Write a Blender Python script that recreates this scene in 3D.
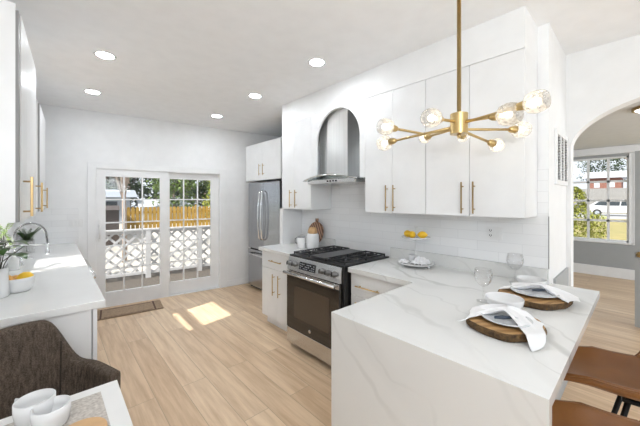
import bpy, bmesh, math, random
from mathutils import Vector, Matrix, Euler
R = math.radians
PI = math.pi
random.seed(7)
S = bpy.context.scene
for o in list(bpy.data.objects):
    bpy.data.objects.remove(o)
COL = S.collection

# ------------------------------------------------------------ camera, world, sun, exposure
cam_d = bpy.data.cameras.new('camera'); cam = bpy.data.objects.new('camera', cam_d); COL.objects.link(cam)
cam.location = (0, 0, 1.49)
cam.rotation_euler = (R(90), 0, R(-42.296))
cam_d.sensor_fit = 'HORIZONTAL'; cam_d.sensor_width = 36
cam_d.lens = 293.44 / 640 * 36
cam_d.shift_y = -(213 - 199.555) / 640
cam_d.clip_start = 0.02; cam_d.clip_end = 300
S.camera = cam

S.view_settings.view_transform = 'Standard'
S.view_settings.look = 'None'
S.view_settings.gamma = 1
S.view_settings.use_curve_mapping = False
S.view_settings.exposure = 0.47

wd = bpy.data.worlds.new('sky'); S.world = wd; wd.use_nodes = True
bg = wd.node_tree.nodes['Background']
bg.inputs[0].default_value = (0.86, 0.93, 1.0, 1); bg.inputs[1].default_value = 0.9

sun_d = bpy.data.lights.new('sun', 'SUN'); sun = bpy.data.objects.new('sun', sun_d); COL.objects.link(sun)
sun_d.energy = 5.2; sun_d.angle = R(0.8); sun_d.color = (1.0, 0.965, 0.90)
sun.rotation_euler = Vector((1, 0.21, -1.0)).to_track_quat('-Z', 'Y').to_euler()
sun.location = (-6, -2, 8)

def area_lamp(name, loc, aim, w, h, energy, col=(.88, .94, 1.0)):
    d = bpy.data.lights.new(name, 'AREA'); d.shape = 'RECTANGLE'; d.size = w; d.size_y = h; d.energy = energy; d.color = col
    o = bpy.data.objects.new(name, d); COL.objects.link(o); o.location = loc
    o.rotation_euler = (Vector(aim) - Vector(loc)).to_track_quat('-Z', 'Y').to_euler()
# unseen fill lamps added behind the camera and on the dining side
area_lamp('fill_rear', (.6, -3.1, 1.35), (.8, 3, 2.0), 4.6, 2.2, 8)
area_lamp('fill_dining', (-2.5, -.6, 1.4), (3, 1.4, 1.8), 3.6, 1.8, 10)
# the photographer's flash bounced off the ceiling behind the camera
area_lamp('bounce_flash', (-.3, -1.2, 1.95), (-.1, -.9, 2.75), 1.0, 1.0, 48)
area_lamp('fill_far_room', (4.6, -2.9, 1.6), (6.6, .6, 1.0), 1.8, 1.4, 48)  # unseen fill lamp added to brighten the far room and its window bars

# ------------------------------------------------------------ materials
def mat(name, col, rough=0.5, metal=0.0, bump=0, bscale=50, var=0, vscale=8, spec=0.5, coat=0, emis=None, estr=0, trans=0, stretch=(1, 1, 1), var2=None):
    m = bpy.data.materials.new(name); m.use_nodes = True
    nt = m.node_tree; n = nt.nodes; b = n['Principled BSDF']
    b.inputs['Base Color'].default_value = (*col, 1)
    b.inputs['Roughness'].default_value = rough
    b.inputs['Metallic'].default_value = metal
    b.inputs['Specular IOR Level'].default_value = spec
    b.inputs['Coat Weight'].default_value = coat
    b.inputs['Transmission Weight'].default_value = trans
    if emis:
        b.inputs['Emission Color'].default_value = (*emis, 1); b.inputs['Emission Strength'].default_value = estr
    tc = n.new('ShaderNodeTexCoord'); mp = n.new('ShaderNodeMapping')
    nt.links.new(tc.outputs['Object'], mp.inputs[0]); mp.inputs['Scale'].default_value = stretch
    nz = n.new('ShaderNodeTexNoise'); nz.inputs['Scale'].default_value = vscale; nz.inputs['Detail'].default_value = 5
    nt.links.new(mp.outputs[0], nz.inputs['Vector'])
    rp = n.new('ShaderNodeValToRGB')
    v = var if var else 0.03
    c2 = var2 if var2 else tuple(max(0, c * (1 - v)) for c in col)
    c1 = tuple(min(1, c * (1 + v * .4)) for c in col) if not var2 else col
    rp.color_ramp.elements[0].position = .3; rp.color_ramp.elements[1].position = .7
    rp.color_ramp.elements[0].color = (*c2, 1); rp.color_ramp.elements[1].color = (*c1, 1)
    nt.links.new(nz.outputs[0], rp.inputs[0]); nt.links.new(rp.outputs[0], b.inputs['Base Color'])
    if bump:
        nb = n.new('ShaderNodeTexNoise'); nb.inputs['Scale'].default_value = bscale; nb.inputs['Detail'].default_value = 3
        nt.links.new(mp.outputs[0], nb.inputs['Vector'])
        bp = n.new('ShaderNodeBump'); bp.inputs['Strength'].default_value = bump; bp.inputs['Distance'].default_value = .01
        nt.links.new(nb.outputs[0], bp.inputs['Height']); nt.links.new(bp.outputs[0], b.inputs['Normal'])
    return m

def glass_mat(name, tint=(1, 1, 1), base=0.04, edge=0.5, rough=0.02):
    m = bpy.data.materials.new(name); m.use_nodes = True
    nt = m.node_tree; n = nt.nodes; n.clear()
    out = n.new('ShaderNodeOutputMaterial'); mix = n.new('ShaderNodeMixShader')
    tr = n.new('ShaderNodeBsdfTransparent'); tr.inputs[0].default_value = (*tint, 1)
    gl = n.new('ShaderNodeBsdfGlossy'); gl.inputs['Roughness'].default_value = rough
    lw = n.new('ShaderNodeLayerWeight'); lw.inputs[0].default_value = 0.35
    mr = n.new('ShaderNodeMapRange'); mr.inputs['To Min'].default_value = base; mr.inputs['To Max'].default_value = edge
    nt.links.new(lw.outputs['Facing'], mr.inputs[0]); nt.links.new(mr.outputs[0], mix.inputs[0])
    nt.links.new(tr.outputs[0], mix.inputs[1]); nt.links.new(gl.outputs[0], mix.inputs[2]); nt.links.new(mix.outputs[0], out.inputs[0])
    return m

def crystal_mat():
    m = glass_mat('crystal_globe', (.90, .89, .87), .10, .6, .12)
    nt = m.node_tree; n = nt.nodes
    tc = n.new('ShaderNodeTexCoord'); vo = n.new('ShaderNodeTexVoronoi'); vo.inputs['Scale'].default_value = 55
    bp = n.new('ShaderNodeBump'); bp.inputs['Strength'].default_value = 1; bp.inputs['Distance'].default_value = .02
    nt.links.new(tc.outputs['Object'], vo.inputs['Vector']); nt.links.new(vo.outputs['Distance'], bp.inputs['Height'])
    gl = [x for x in n if x.type == 'BSDF_GLOSSY'][0]; nt.links.new(bp.outputs[0], gl.inputs['Normal'])
    # frosted body: a translucent share
    mix = [x for x in n if x.type == 'MIX_SHADER'][0]; out = [x for x in n if x.type == 'OUTPUT_MATERIAL'][0]
    t = n.new('ShaderNodeBsdfTranslucent'); t.inputs[0].default_value = (1, .98, .94, 1)
    m2 = n.new('ShaderNodeMixShader')
    rp = n.new('ShaderNodeMapRange'); rp.inputs['From Max'].default_value = .6; rp.inputs['To Min'].default_value = .05; rp.inputs['To Max'].default_value = .4
    nt.links.new(vo.outputs['Distance'], rp.inputs[0]); nt.links.new(rp.outputs[0], m2.inputs[0])
    nt.links.new(mix.outputs[0], m2.inputs[1]); nt.links.new(t.outputs[0], m2.inputs[2]); nt.links.new(m2.outputs[0], out.inputs[0])
    return m

def floor_mat():
    m = bpy.data.materials.new('oak_planks'); m.use_nodes = True
    nt = m.node_tree; n = nt.nodes; b = n['Principled BSDF']; L = nt.links.new
    tc = n.new('ShaderNodeTexCoord'); mp = n.new('ShaderNodeMapping'); mp.inputs['Rotation'].default_value = (0, 0, R(90))
    L(tc.outputs['Object'], mp.inputs[0])
    br = n.new('ShaderNodeTexBrick'); L(mp.outputs[0], br.inputs['Vector'])
    br.inputs['Scale'].default_value = 1; br.inputs['Brick Width'].default_value = 1.8; br.inputs['Row Height'].default_value = .19
    br.inputs['Mortar Size'].default_value = .0022; br.inputs['Mortar Smooth'].default_value = .2; br.inputs['Bias'].default_value = 0
    br.offset = .37
    br.inputs['Color1'].default_value = (0, 0, 0, 1); br.inputs['Color2'].default_value = (1, 1, 1, 1); br.inputs['Mortar'].default_value = (.5, .5, .5, 1)
    # per-plank tone
    rp = n.new('ShaderNodeValToRGB'); L(br.outputs['Color'], rp.inputs[0])
    rp.color_ramp.elements[0].color = (.72, .52, .335, 1); rp.color_ramp.elements[1].color = (.84, .65, .45, 1)
    # grain
    m2 = n.new('ShaderNodeMapping'); m2.inputs['Scale'].default_value = (14, 1.0, 1); L(tc.outputs['Object'], m2.inputs[0])
    ad = n.new('ShaderNodeVectorMath'); ad.operation = 'ADD'; L(m2.outputs[0], ad.inputs[0])
    sc = n.new('ShaderNodeVectorMath'); sc.operation = 'SCALE'; sc.inputs['Scale'].default_value = 13; L(br.outputs['Color'], sc.inputs[0]); L(sc.outputs[0], ad.inputs[1])
    nz = n.new('ShaderNodeTexNoise'); nz.inputs['Scale'].default_value = 1.6; nz.inputs['Detail'].default_value = 7; nz.inputs['Roughness'].default_value = .62; L(ad.outputs[0], nz.inputs['Vector'])
    gr = n.new('ShaderNodeValToRGB'); L(nz.outputs[0], gr.inputs[0])
    gr.color_ramp.elements[0].position = .28; gr.color_ramp.elements[0].color = (.66, .56, .47, 1)
    gr.color_ramp.elements[1].position = .62; gr.color_ramp.elements[1].color = (1.0, 1.0, 1.0, 1)
    mx = n.new('ShaderNodeMix'); mx.data_type = 'RGBA'; mx.blend_type = 'MULTIPLY'; mx.inputs[0].default_value = .85
    L(rp.outputs[0], mx.inputs[6]); L(gr.outputs[0], mx.inputs[7])
    mx2 = n.new('ShaderNodeMix'); mx2.data_type = 'RGBA'; L(br.outputs['Fac'], mx2.inputs[0]); L(mx.outputs[2], mx2.inputs[6]); mx2.inputs[7].default_value = (.46, .33, .21, 1)
    L(mx2.outputs[2], b.inputs['Base Color']); b.inputs['Roughness'].default_value = .38
    bp = n.new('ShaderNodeBump'); bp.inputs['Strength'].default_value = .25; bp.inputs['Distance'].default_value = .003; bp.invert = True
    L(br.outputs['Fac'], bp.inputs['Height']); L(bp.outputs[0], b.inputs['Normal'])
    return m

def tile_mat(name, rot, w=.30, h=.075):
    m = bpy.data.materials.new(name); m.use_nodes = True
    nt = m.node_tree; n = nt.nodes; b = n['Principled BSDF']; L = nt.links.new
    tc = n.new('ShaderNodeTexCoord'); sp_ = n.new('ShaderNodeSeparateXYZ'); mp = n.new('ShaderNodeCombineXYZ'); L(tc.outputs['Object'], sp_.inputs[0])
    L(sp_.outputs[rot], mp.inputs[0]); L(sp_.outputs[2], mp.inputs[1])
    br = n.new('ShaderNodeTexBrick'); L(mp.outputs[0], br.inputs['Vector']); br.inputs['Scale'].default_value = 1
    br.inputs['Brick Width'].default_value = w; br.inputs['Row Height'].default_value = h; br.inputs['Mortar Size'].default_value = .0018
    br.inputs['Color1'].default_value = (.84, .845, .85, 1); br.inputs['Color2'].default_value = (.88, .885, .89, 1); br.inputs['Mortar'].default_value = (.77, .775, .78, 1)
    L(br.outputs['Color'], b.inputs['Base Color']); b.inputs['Roughness'].default_value = .18
    bp = n.new('ShaderNodeBump'); bp.inputs['Strength'].default_value = .2; bp.inputs['Distance'].default_value = .002; bp.invert = True
    L(br.outputs['Fac'], bp.inputs['Height']); L(bp.outputs[0], b.inputs['Normal'])
    return m

def quartz_mat():
    m = bpy.data.materials.new('veined_quartz'); m.use_nodes = True
    nt = m.node_tree; n = nt.nodes; b = n['Principled BSDF']; L = nt.links.new
    tc = n.new('ShaderNodeTexCoord')
    mp = n.new('ShaderNodeMapping'); mp.inputs['Rotation'].default_value = (.3, .5, R(35)); mp.inputs['Location'].default_value = (.3, .15, .2); L(tc.outputs['Object'], mp.inputs[0])
    def vein(scale, dist, w0, w1, seed, inten):
        nz = n.new('ShaderNodeTexNoise'); nz.inputs['Scale'].default_value = 1.3; nz.inputs['Detail'].default_value = 6; L(mp.outputs[0], nz.inputs['Vector'])
        wv = n.new('ShaderNodeTexWave'); wv.inputs['Scale'].default_value = scale; wv.inputs['Distortion'].default_value = dist
        wv.inputs['Detail'].default_value = 4; wv.inputs['Detail Scale'].default_value = 1.1; wv.inputs['Phase Offset'].default_value = seed; L(mp.outputs[0], wv.inputs['Vector'])
        rp = n.new('ShaderNodeValToRGB'); rp.color_ramp.elements[0].position = w0; rp.color_ramp.elements[1].position = w1
        rp.color_ramp.elements[0].color = (1, 1, 1, 1); rp.color_ramp.elements[1].color = (0, 0, 0, 1); L(wv.outputs['Fac'], rp.inputs[0])
        mk = n.new('ShaderNodeMapRange'); mk.inputs['From Min'].default_value = .38; mk.inputs['From Max'].default_value = .62; L(nz.outputs[0], mk.inputs[0])
        ml = n.new('ShaderNodeMath'); ml.operation = 'MULTIPLY'; L(rp.outputs[0], ml.inputs[0]); L(mk.outputs[0], ml.inputs[1])
        m2 = n.new('ShaderNodeMath'); m2.operation = 'MULTIPLY'; m2.inputs[1].default_value = inten; L(ml.outputs[0], m2.inputs[0])
        return m2
    a = vein(.75, 7.5, .0, .018, 1.0, .5); c = vein(.55, 9, .0, .12, 4.0, .13); d = vein(1.3, 8, .0, .012, 8.0, .3)
    s1 = n.new('ShaderNodeMath'); s1.operation = 'MAXIMUM'; L(a.outputs[0], s1.inputs[0]); L(c.outputs[0], s1.inputs[1])
    s2 = n.new('ShaderNodeMath'); s2.operation = 'MAXIMUM'; L(s1.outputs[0], s2.inputs[0]); L(d.outputs[0], s2.inputs[1])
    mx = n.new('ShaderNodeMix'); mx.data_type = 'RGBA'; L(s2.outputs[0], mx.inputs[0])
    mx.inputs[6].default_value = (.76, .76, .745, 1); mx.inputs[7].default_value = (.40, .40, .38, 1)
    L(mx.outputs[2], b.inputs['Base Color']); b.inputs['Roughness'].default_value = .16
    return m

def stripe_mat(name, c1, c2, scale, axis='X', dist=2, rough=.5, rot=(0, 0, 0)):
    m = bpy.data.materials.new(name); m.use_nodes = True
    nt = m.node_tree; n = nt.nodes; b = n['Principled BSDF']; L = nt.links.new
    tc = n.new('ShaderNodeTexCoord'); mp = n.new('ShaderNodeMapping'); mp.inputs['Rotation'].default_value = rot; L(tc.outputs['Object'], mp.inputs[0])
    wv = n.new('ShaderNodeTexWave'); wv.bands_direction = axis; wv.inputs['Scale'].default_value = scale; wv.inputs['Distortion'].default_value = dist; wv.inputs['Detail'].default_value = 3
    L(mp.outputs[0], wv.inputs['Vector'])
    rp = n.new('ShaderNodeValToRGB'); rp.color_ramp.elements[0].color = (*c1, 1); rp.color_ramp.elements[1].color = (*c2, 1)
    rp.color_ramp.elements[0].position = .3; rp.color_ramp.elements[1].position = .7
    L(wv.outputs['Fac'], rp.inputs[0]); L(rp.outputs[0], b.inputs['Base Color']); b.inputs['Roughness'].default_value = rough
    return m

def woven_mat(name, c1, c2, scale=220):
    m = bpy.data.materials.new(name); m.use_nodes = True
    nt = m.node_tree; n = nt.nodes; b = n['Principled BSDF']; L = nt.links.new
    tc = n.new('ShaderNodeTexCoord')
    nz = n.new('ShaderNodeTexNoise'); nz.inputs['Scale'].default_value = scale; nz.inputs['Detail'].default_value = 2; L(tc.outputs['Object'], nz.inputs['Vector'])
    n2 = n.new('ShaderNodeTexNoise'); n2.inputs['Scale'].default_value = 35; n2.inputs['Detail'].default_value = 4
    mp = n.new('ShaderNodeMapping'); mp.inputs['Scale'].default_value = (3, 3, .6); L(tc.outputs['Object'], mp.inputs[0]); L(mp.outputs[0], n2.inputs['Vector'])
    av = n.new('ShaderNodeMath'); av.operation = 'ADD'; L(nz.outputs[0], av.inputs[0]); L(n2.outputs[0], av.inputs[1])
    rp = n.new('ShaderNodeValToRGB'); rp.color_ramp.elements[0].position = .8 / 2 * 1.0; rp.color_ramp.elements[1].position = 1.0
    mr = n.new('ShaderNodeMapRange'); mr.inputs['From Min'].default_value = .7; mr.inputs['From Max'].default_value = 1.3; L(av.outputs[0], mr.inputs[0])
    rp.color_ramp.elements[0].position = 0
    rp.color_ramp.elements[0].color = (*c1, 1); rp.color_ramp.elements[1].color = (*c2, 1); L(mr.outputs[0], rp.inputs[0]); L(rp.outputs[0], b.inputs['Base Color'])
    b.inputs['Roughness'].default_value = .95; b.inputs['Specular IOR Level'].default_value = .15
    bp = n.new('ShaderNodeBump'); bp.inputs['Strength'].default_value = .5; bp.inputs['Distance'].default_value = .002; L(nz.outputs[0], bp.inputs['Height']); L(bp.outputs[0], b.inputs['Normal'])
    return m

M = {}
M['wall'] = mat('white_wall_paint', (.86, .865, .87), .6, bump=.05, bscale=180)
M['ceil'] = mat('ceiling_paint', (.93, .94, .955), .75)
M['trim'] = mat('white_trim_paint', (.85, .855, .86), .38)
M['cab'] = mat('white_cabinet_lacquer', (.82, .825, .83), .3)
M['cabdark'] = mat('cabinet_shadow_gap', (.06, .06, .06), .6)
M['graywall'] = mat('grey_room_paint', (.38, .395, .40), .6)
M['grayceil'] = mat('far_room_ceiling_paint', (.74, .74, .73), .7)
M['floor'] = floor_mat()
M['tile'] = tile_mat('white_subway_tile', 1)
M['tile2'] = tile_mat('white_subway_tile_back', 0)
M['quartz'] = quartz_mat()
M['whitestone'] = mat('plain_white_quartz', (.80, .80, .79), .12, var=.03, vscale=5)
M['steel'] = mat('brushed_stainless', (.72, .72, .71), .3, 1, bump=.03, bscale=60, var=.08, vscale=40, stretch=(1, 1, .03))
M['steelh'] = mat('satin_stainless', (.64, .64, .64), .22, 1, var=.05, vscale=30, stretch=(1, .05, 1))
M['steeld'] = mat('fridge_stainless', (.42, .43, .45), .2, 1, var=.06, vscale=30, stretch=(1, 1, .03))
M['knobsteel'] = mat('dark_stainless', (.22, .22, .22), .3, 1)
M['black'] = mat('black_enamel', (.012, .012, .013), .32)
M['iron'] = mat('cast_iron', (.02, .02, .022), .5, bump=.3, bscale=200)
M['griddle'] = mat('grey_griddle', (.10, .10, .105), .42, .4)
M['ovenglass'] = mat('oven_black_glass', (.022, .018, .015), .05, spec=.7)
M['ovenwin'] = mat('oven_window_glass', (.055, .04, .03), .05, spec=.8)
M['display'] = mat('display_panel', (.03, .032, .035), .12)
M['digits'] = mat('display_legend', (.35, .37, .4), .4)
M['brass'] = mat('brushed_brass', (.64, .47, .22), .3, 1, var=.08, vscale=60)
M['brassdull'] = mat('aged_brass', (.45, .31, .14), .35, 1)
M['gold'] = mat('satin_gold_pull', (.50, .35, .17), .36, .9)
M['chrome'] = mat('chrome', (.75, .76, .77), .09, 1)
M['spring'] = mat('dark_spring', (.09, .09, .10), .25, .9)
M['pane'] = glass_mat('window_pane', (1, 1, 1), .01, .12)
M['hoodglass'] = glass_mat('hood_canopy_glass', (.72, .78, .78), .12, .7)
M['wine'] = glass_mat('wine_glass', (.985, .985, .985), .02, .5, .03)
M['crystal'] = crystal_mat()
M['bulb'] = mat('lit_bulb', (1, .9, .75), .4, emis=(1, .93, .80), estr=3.6)
M['led'] = mat('lit_diffuser', (1, 1, 1), .4, emis=(.90, .95, 1.0), estr=112)
M['lampshade'] = mat('lit_opal_shade', (1, 1, 1), .4, emis=(1, .97, .92), estr=2)
M['ceramic'] = mat('white_glazed_ceramic', (.80, .80, .80), .2)
M['ceramicgrey'] = mat('grey_glazed_ceramic', (.62, .62, .60), .3)
M['ribbed'] = mat('ribbed_white_ceramic', (.76, .76, .75), .35)
M['linen'] = mat('white_linen', (.84, .84, .85), .9, bump=.25, bscale=300, spec=.1)
M['plate'] = mat('pale_grey_plate', (.70, .72, .74), .2)
M['navy'] = mat('dark_cutlery_handle', (.03, .045, .07), .3)
M['lemon'] = mat('lemon_skin', (.92, .56, .03), .42, bump=.3, bscale=120, var=.15, vscale=12)
M['orange'] = mat('orange_flesh', (.86, .42, .08), .5, var=.3, vscale=60)
M['leaf'] = mat('glossy_dark_leaf', (.07, .16, .035), .3, var2=(.03, .08, .015), vscale=12)
M['fern'] = mat('fern_green', (.13, .24, .07), .55, var2=(.05, .12, .03), vscale=30)
M['limeleaf'] = mat('lime_leaf', (.38, .52, .16), .5, var2=(.22, .34, .08), vscale=20)
M['stem'] = mat('dark_stem', (.05, .045, .03), .6)
M['slabwood'] = stripe_mat('acacia_slab', (.30, .16, .055), (.46, .27, .11), 7, 'Y', 6, .5)
M['bark'] = mat('rough_bark', (.17, .095, .035), .9, bump=1, bscale=70, var2=(.035, .02, .01), vscale=45)
M['board'] = stripe_mat('striped_walnut_board', (.12, .055, .03), (.42, .24, .15), 9, 'Y', 1.2, .45, rot=(R(35), 0, 0))
M['lightwood'] = mat('light_beech', (.62, .38, .18), .5, var=.15, vscale=20, stretch=(1, 1, .2))
M['leather'] = mat('cognac_leather', (.30, .125, .035), .34, bump=.12, bscale=160, var2=(.20, .075, .02), vscale=5, spec=.6)
M['blackmetal'] = mat('black_powdercoat', (.015, .015, .016), .4, .6)
M['tweed'] = woven_mat('brown_grey_tweed', (.045, .034, .026), (.155, .12, .095))
M['tweeddark'] = woven_mat('dark_tweed_seam', (.03, .023, .018), (.07, .055, .045))
M['table'] = mat('white_table_lacquer', (.78, .77, .75), .3)
M['placemat'] = woven_mat('grey_linen_mat', (.42, .38, .34), (.66, .62, .57), 90)
M['mat'] = mat('tan_coir', (.42, .30, .20), .95, bump=.6, bscale=260, var=.3, vscale=60)
M['matdark'] = mat('brown_mat_border', (.13, .075, .05), .95, bump=.5, bscale=260)
M['plastic'] = mat('white_plastic', (.82, .82, .82), .35)
M['slot'] = mat('dark_slot', (.05, .05, .05), .6)
M['deck'] = stripe_mat('weathered_decking', (.075, .065, .055), (.14, .12, .10), 3.4, 'Y', .2, .8)
M['lattice'] = mat('white_vinyl_lattice', (.60, .60, .61), .5)
M['yellowfence'] = mat('new_pine_pickets', (.42, .25, .04), .8, var=.25, vscale=4)
M['concrete'] = mat('pale_ground', (.52, .49, .44), .95, var=.25, vscale=1.5)
M['lawn'] = mat('dry_lawn', (.36, .29, .12), 1, var2=(.25, .23, .09), vscale=2)
M['bushgreen'] = mat('bush_leaves', (.22, .30, .07), .7, var2=(.08, .14, .03), vscale=9)
M['bushyellow'] = mat('yellow_green_leaves', (.42, .42, .08), .7, var2=(.20, .24, .05), vscale=9)
M['bushdark'] = mat('evergreen_leaves', (.08, .12, .05), .7, var2=(.03, .05, .025), vscale=9)
M['bushrust'] = mat('rusty_leaves', (.42, .26, .10), .7, var2=(.20, .13, .06), vscale=9)
M['twigs'] = mat('bare_twigs', (.22, .17, .14), .9)
M['paletrunk'] = mat('pale_bark', (.36, .29, .24), .9, var=.3, vscale=12)
M['siding'] = mat('blue_grey_siding', (.32, .35, .40), .7)
M['brownshed'] = mat('dark_brown_boards', (.07, .055, .05), .8)
M['whiteroof'] = mat('pale_roof', (.50, .52, .55), .6)
M['brick'] = mat('red_brick', (.26, .12, .09), .9, var=.3, vscale=6)
M['carwhite'] = mat('white_car_paint', (.60, .61, .63), .2, coat=.6)
M['carglass'] = mat('tinted_car_glass', (.05, .06, .07), .06)
M['tyre'] = mat('tyre_rubber', (.02, .02, .02), .8)
M['asphalt'] = mat('grey_asphalt', (.38, .38, .39), .95)
M['wallext'] = mat('garden_wall_blocks', (.27, .265, .26), .9, var=.15, vscale=6)
M['darkvent'] = mat('vent_grey', (.25, .25, .25), .5)

# ------------------------------------------------------------ mesh helpers
class MB:
    def __init__(s):
        s.bm = bmesh.new()
    def _add(s, vs, fs, smooth=False):
        v = [s.bm.verts.new(p) for p in vs]
        for f in fs:
            try:
                fa = s.bm.faces.new([v[i] for i in f]); fa.smooth = smooth
            except ValueError:
                pass
        return v
    def box(s, x0, x1, y0, y1, z0, z1, bev=0, mtx=None):
        t = bmesh.new(); bmesh.ops.create_cube(t, size=1)
        for v in t.verts:
            v.co = Vector((x0 + (v.co.x + .5) * (x1 - x0), y0 + (v.co.y + .5) * (y1 - y0), z0 + (v.co.z + .5) * (z1 - z0)))
        if bev:
            bev = min(bev, .45 * min(abs(x1 - x0), abs(y1 - y0), abs(z1 - z0)))
            bmesh.ops.bevel(t, geom=t.edges[:], offset=bev, segments=2, affect='EDGES', profile=.6)
        if mtx: bmesh.ops.transform(t, matrix=mtx, verts=t.verts)
        s.merge(t); return s
    def merge(s, t):
        me = bpy.data.meshes.new('tmp'); t.to_mesh(me); t.free(); s.bm.from_mesh(me); bpy.data.meshes.remove(me)
    def lathe(s, prof, c=(0, 0, 0), seg=32, mtx=None, wob=0, sx=1, sy=1):
        rings = []; vs = []; fs = []
        for (r, z) in prof:
            if r < 1e-6:
                rings.append([len(vs)]); vs.append(Vector((0, 0, z)))
            else:
                ring = []
                for i in range(seg):
                    a = 2 * PI * i / seg
                    rr = r * (1 + wob * (math.sin(3 * a + 1) * .5 + math.sin(5 * a) * .35 + math.sin(9 * a + 2) * .2))
                    ring.append(len(vs)); vs.append(Vector((rr * math.cos(a) * sx, rr * math.sin(a) * sy, z)))
                rings.append(ring)
        for a, b in zip(rings, rings[1:]):
            if len(a) == 1 and len(b) == 1: continue
            for i in range(seg):
                j = (i + 1) % seg
                if len(a) == 1: fs.append((a[0], b[j], b[i]))
                elif len(b) == 1: fs.append((a[i], a[j], b[0]))
                else: fs.append((a[i], a[j], b[j], b[i]))
        if mtx: vs = [mtx @ v for v in vs]
        vs = [v + Vector(c) for v in vs]
        s._add(vs, fs, True); return s
    def cyl(s, p0, p1, r, r1=None, seg=16):
        r1 = r if r1 is None else r1
        p0 = Vector(p0); p1 = Vector(p1); d = p1 - p0; q = d.to_track_quat('Z', 'Y').to_matrix().to_4x4()
        s.lathe([(0, 0), (r, 0), (r, 0), (r1, d.length), (r1, d.length), (0, d.length)], p0, seg, q); return s
    def tube(s, pts, r, seg=10, cap=True):
        pts = [Vector(p) for p in pts]; n = len(pts)
        rs = r if isinstance(r, (list, tuple)) else [r] * n
        up = Vector((0, 0, 1)); prev = None; rings = []
        for i, p in enumerate(pts):
            t = (pts[min(i + 1, n - 1)] - pts[max(i - 1, 0)]).normalized()
            if prev is None:
                a = t.cross(up if abs(t.z) < .95 else Vector((1, 0, 0))).normalized()
            else:
                a = (prev - t * prev.dot(t)).normalized()
            prev = a; b = t.cross(a)
            rings.append([p + (a * math.cos(2 * PI * k / seg) + b * math.sin(2 * PI * k / seg)) * rs[i] for k in range(seg)])
        vs = [v for rg in rings for v in rg]; fs = []
        for i in range(n - 1):
            for k in range(seg):
                l = (k + 1) % seg; fs.append((i * seg + k, i * seg + l, (i + 1) * seg + l, (i + 1) * seg + k))
        if cap:
            fs.append(tuple(range(seg))[::-1]); fs.append(tuple((n - 1) * seg + k for k in range(seg)))
        s._add(vs, fs, True); return s
    def prism(s, poly, z0, z1, ax='z', mtx=None):
        def P(a, b, c):
            return {'z': Vector((a, b, c)), 'x': Vector((c, a, b)), 'y': Vector((a, c, b))}[ax]
        n = len(poly); vs = [P(a, b, z0) for a, b in poly] + [P(a, b, z1) for a, b in poly]
        if mtx: vs = [mtx @ v for v in vs]
        fs = [tuple(range(n))[::-1], tuple(range(n, 2 * n))] + [(i, (i + 1) % n, n + (i + 1) % n, n + i) for i in range(n)]
        s._add(vs, fs); return s
    def grid(s, fn, nu, nv, smooth=True, closeu=False):
        vs = [Vector(fn(i / (nu - (0 if closeu else 1)), j / (nv - 1))) for i in range(nu) for j in range(nv)]
        fs = []
        for i in range(nu if closeu else nu - 1):
            for j in range(nv - 1):
                k = (i + 1) % nu; fs.append((i * nv + j, k * nv + j, k * nv + j + 1, i * nv + j + 1))
        s._add(vs, fs, smooth); return s
    def leaf(s, p, d, l, w, up=Vector((0, 0, 1)), fold=.25, droop=.2):
        p = Vector(p); d = Vector(d).normalized(); a = d.cross(up)
        if a.length < 1e-3: a = Vector((1, 0, 0))
        a.normalize(); u = a.cross(d)
        m1 = p + d * l * .4 - up * droop * l * .1; m2 = p + d * l * .75 - up * droop * l * .35; tp = p + d * l - up * droop * l
        L1 = m1 + a * w * .5 + u * fold * w * .5; R1 = m1 - a * w * .5 + u * fold * w * .5
        L2 = m2 + a * w * .38 + u * fold * w * .4; R2 = m2 - a * w * .38 + u * fold * w * .4
        s._add([p, L1, m1, R1, L2, m2, R2, tp], [(0, 2, 1), (0, 3, 2), (1, 2, 5, 4), (2, 3, 6, 5), (4, 5, 7), (5, 6, 7)], True)
    def build(s, name, m, parent=None, origin=None, recalc=True, solid=0, subsurf=0, world=True, bevel=0, auto=None):
        if recalc: bmesh.ops.recalc_face_normals(s.bm, faces=s.bm.faces)
        me = bpy.data.meshes.new(name); s.bm.to_mesh(me); s.bm.free()
        o = bpy.data.objects.new(name, me); COL.objects.link(o)
        me.materials.append(m)
        if parent is not None:
            o.parent = parent
            if world:
                mi = WM(parent).inverted(); me.transform(mi)
        else:
            if origin is None:
                xs = [v.co for v in me.vertices]
                lo = Vector((min(v.x for v in xs), min(v.y for v in xs), min(v.z for v in xs))); hi = Vector((max(v.x for v in xs), max(v.y for v in xs), max(v.z for v in xs)))
                origin = ((lo.x + hi.x) / 2, (lo.y + hi.y) / 2, lo.z)
            me.transform(Matrix.Translation(-Vector(origin))); o.location = origin
        if auto is not None:
            for p in me.polygons: p.use_smooth = True
            try: me.set_sharp_from_angle(angle=R(auto))
            except Exception: pass
        if bevel:
            b = o.modifiers.new('bevel', 'BEVEL'); b.width = bevel; b.segments = 2; b.limit_method = 'ANGLE'
        if solid:
            b = o.modifiers.new('solid', 'SOLIDIFY'); b.thickness = solid; b.offset = 0
        if subsurf:
            b = o.modifiers.new('sub', 'SUBSURF'); b.levels = subsurf; b.render_levels = subsurf
        return o

def WM(o):
    m = Matrix.Translation(o.location) @ o.rotation_euler.to_matrix().to_4x4() @ Matrix.Diagonal((*o.scale, 1))
    return (WM(o.parent) @ m) if o.parent else m

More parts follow.
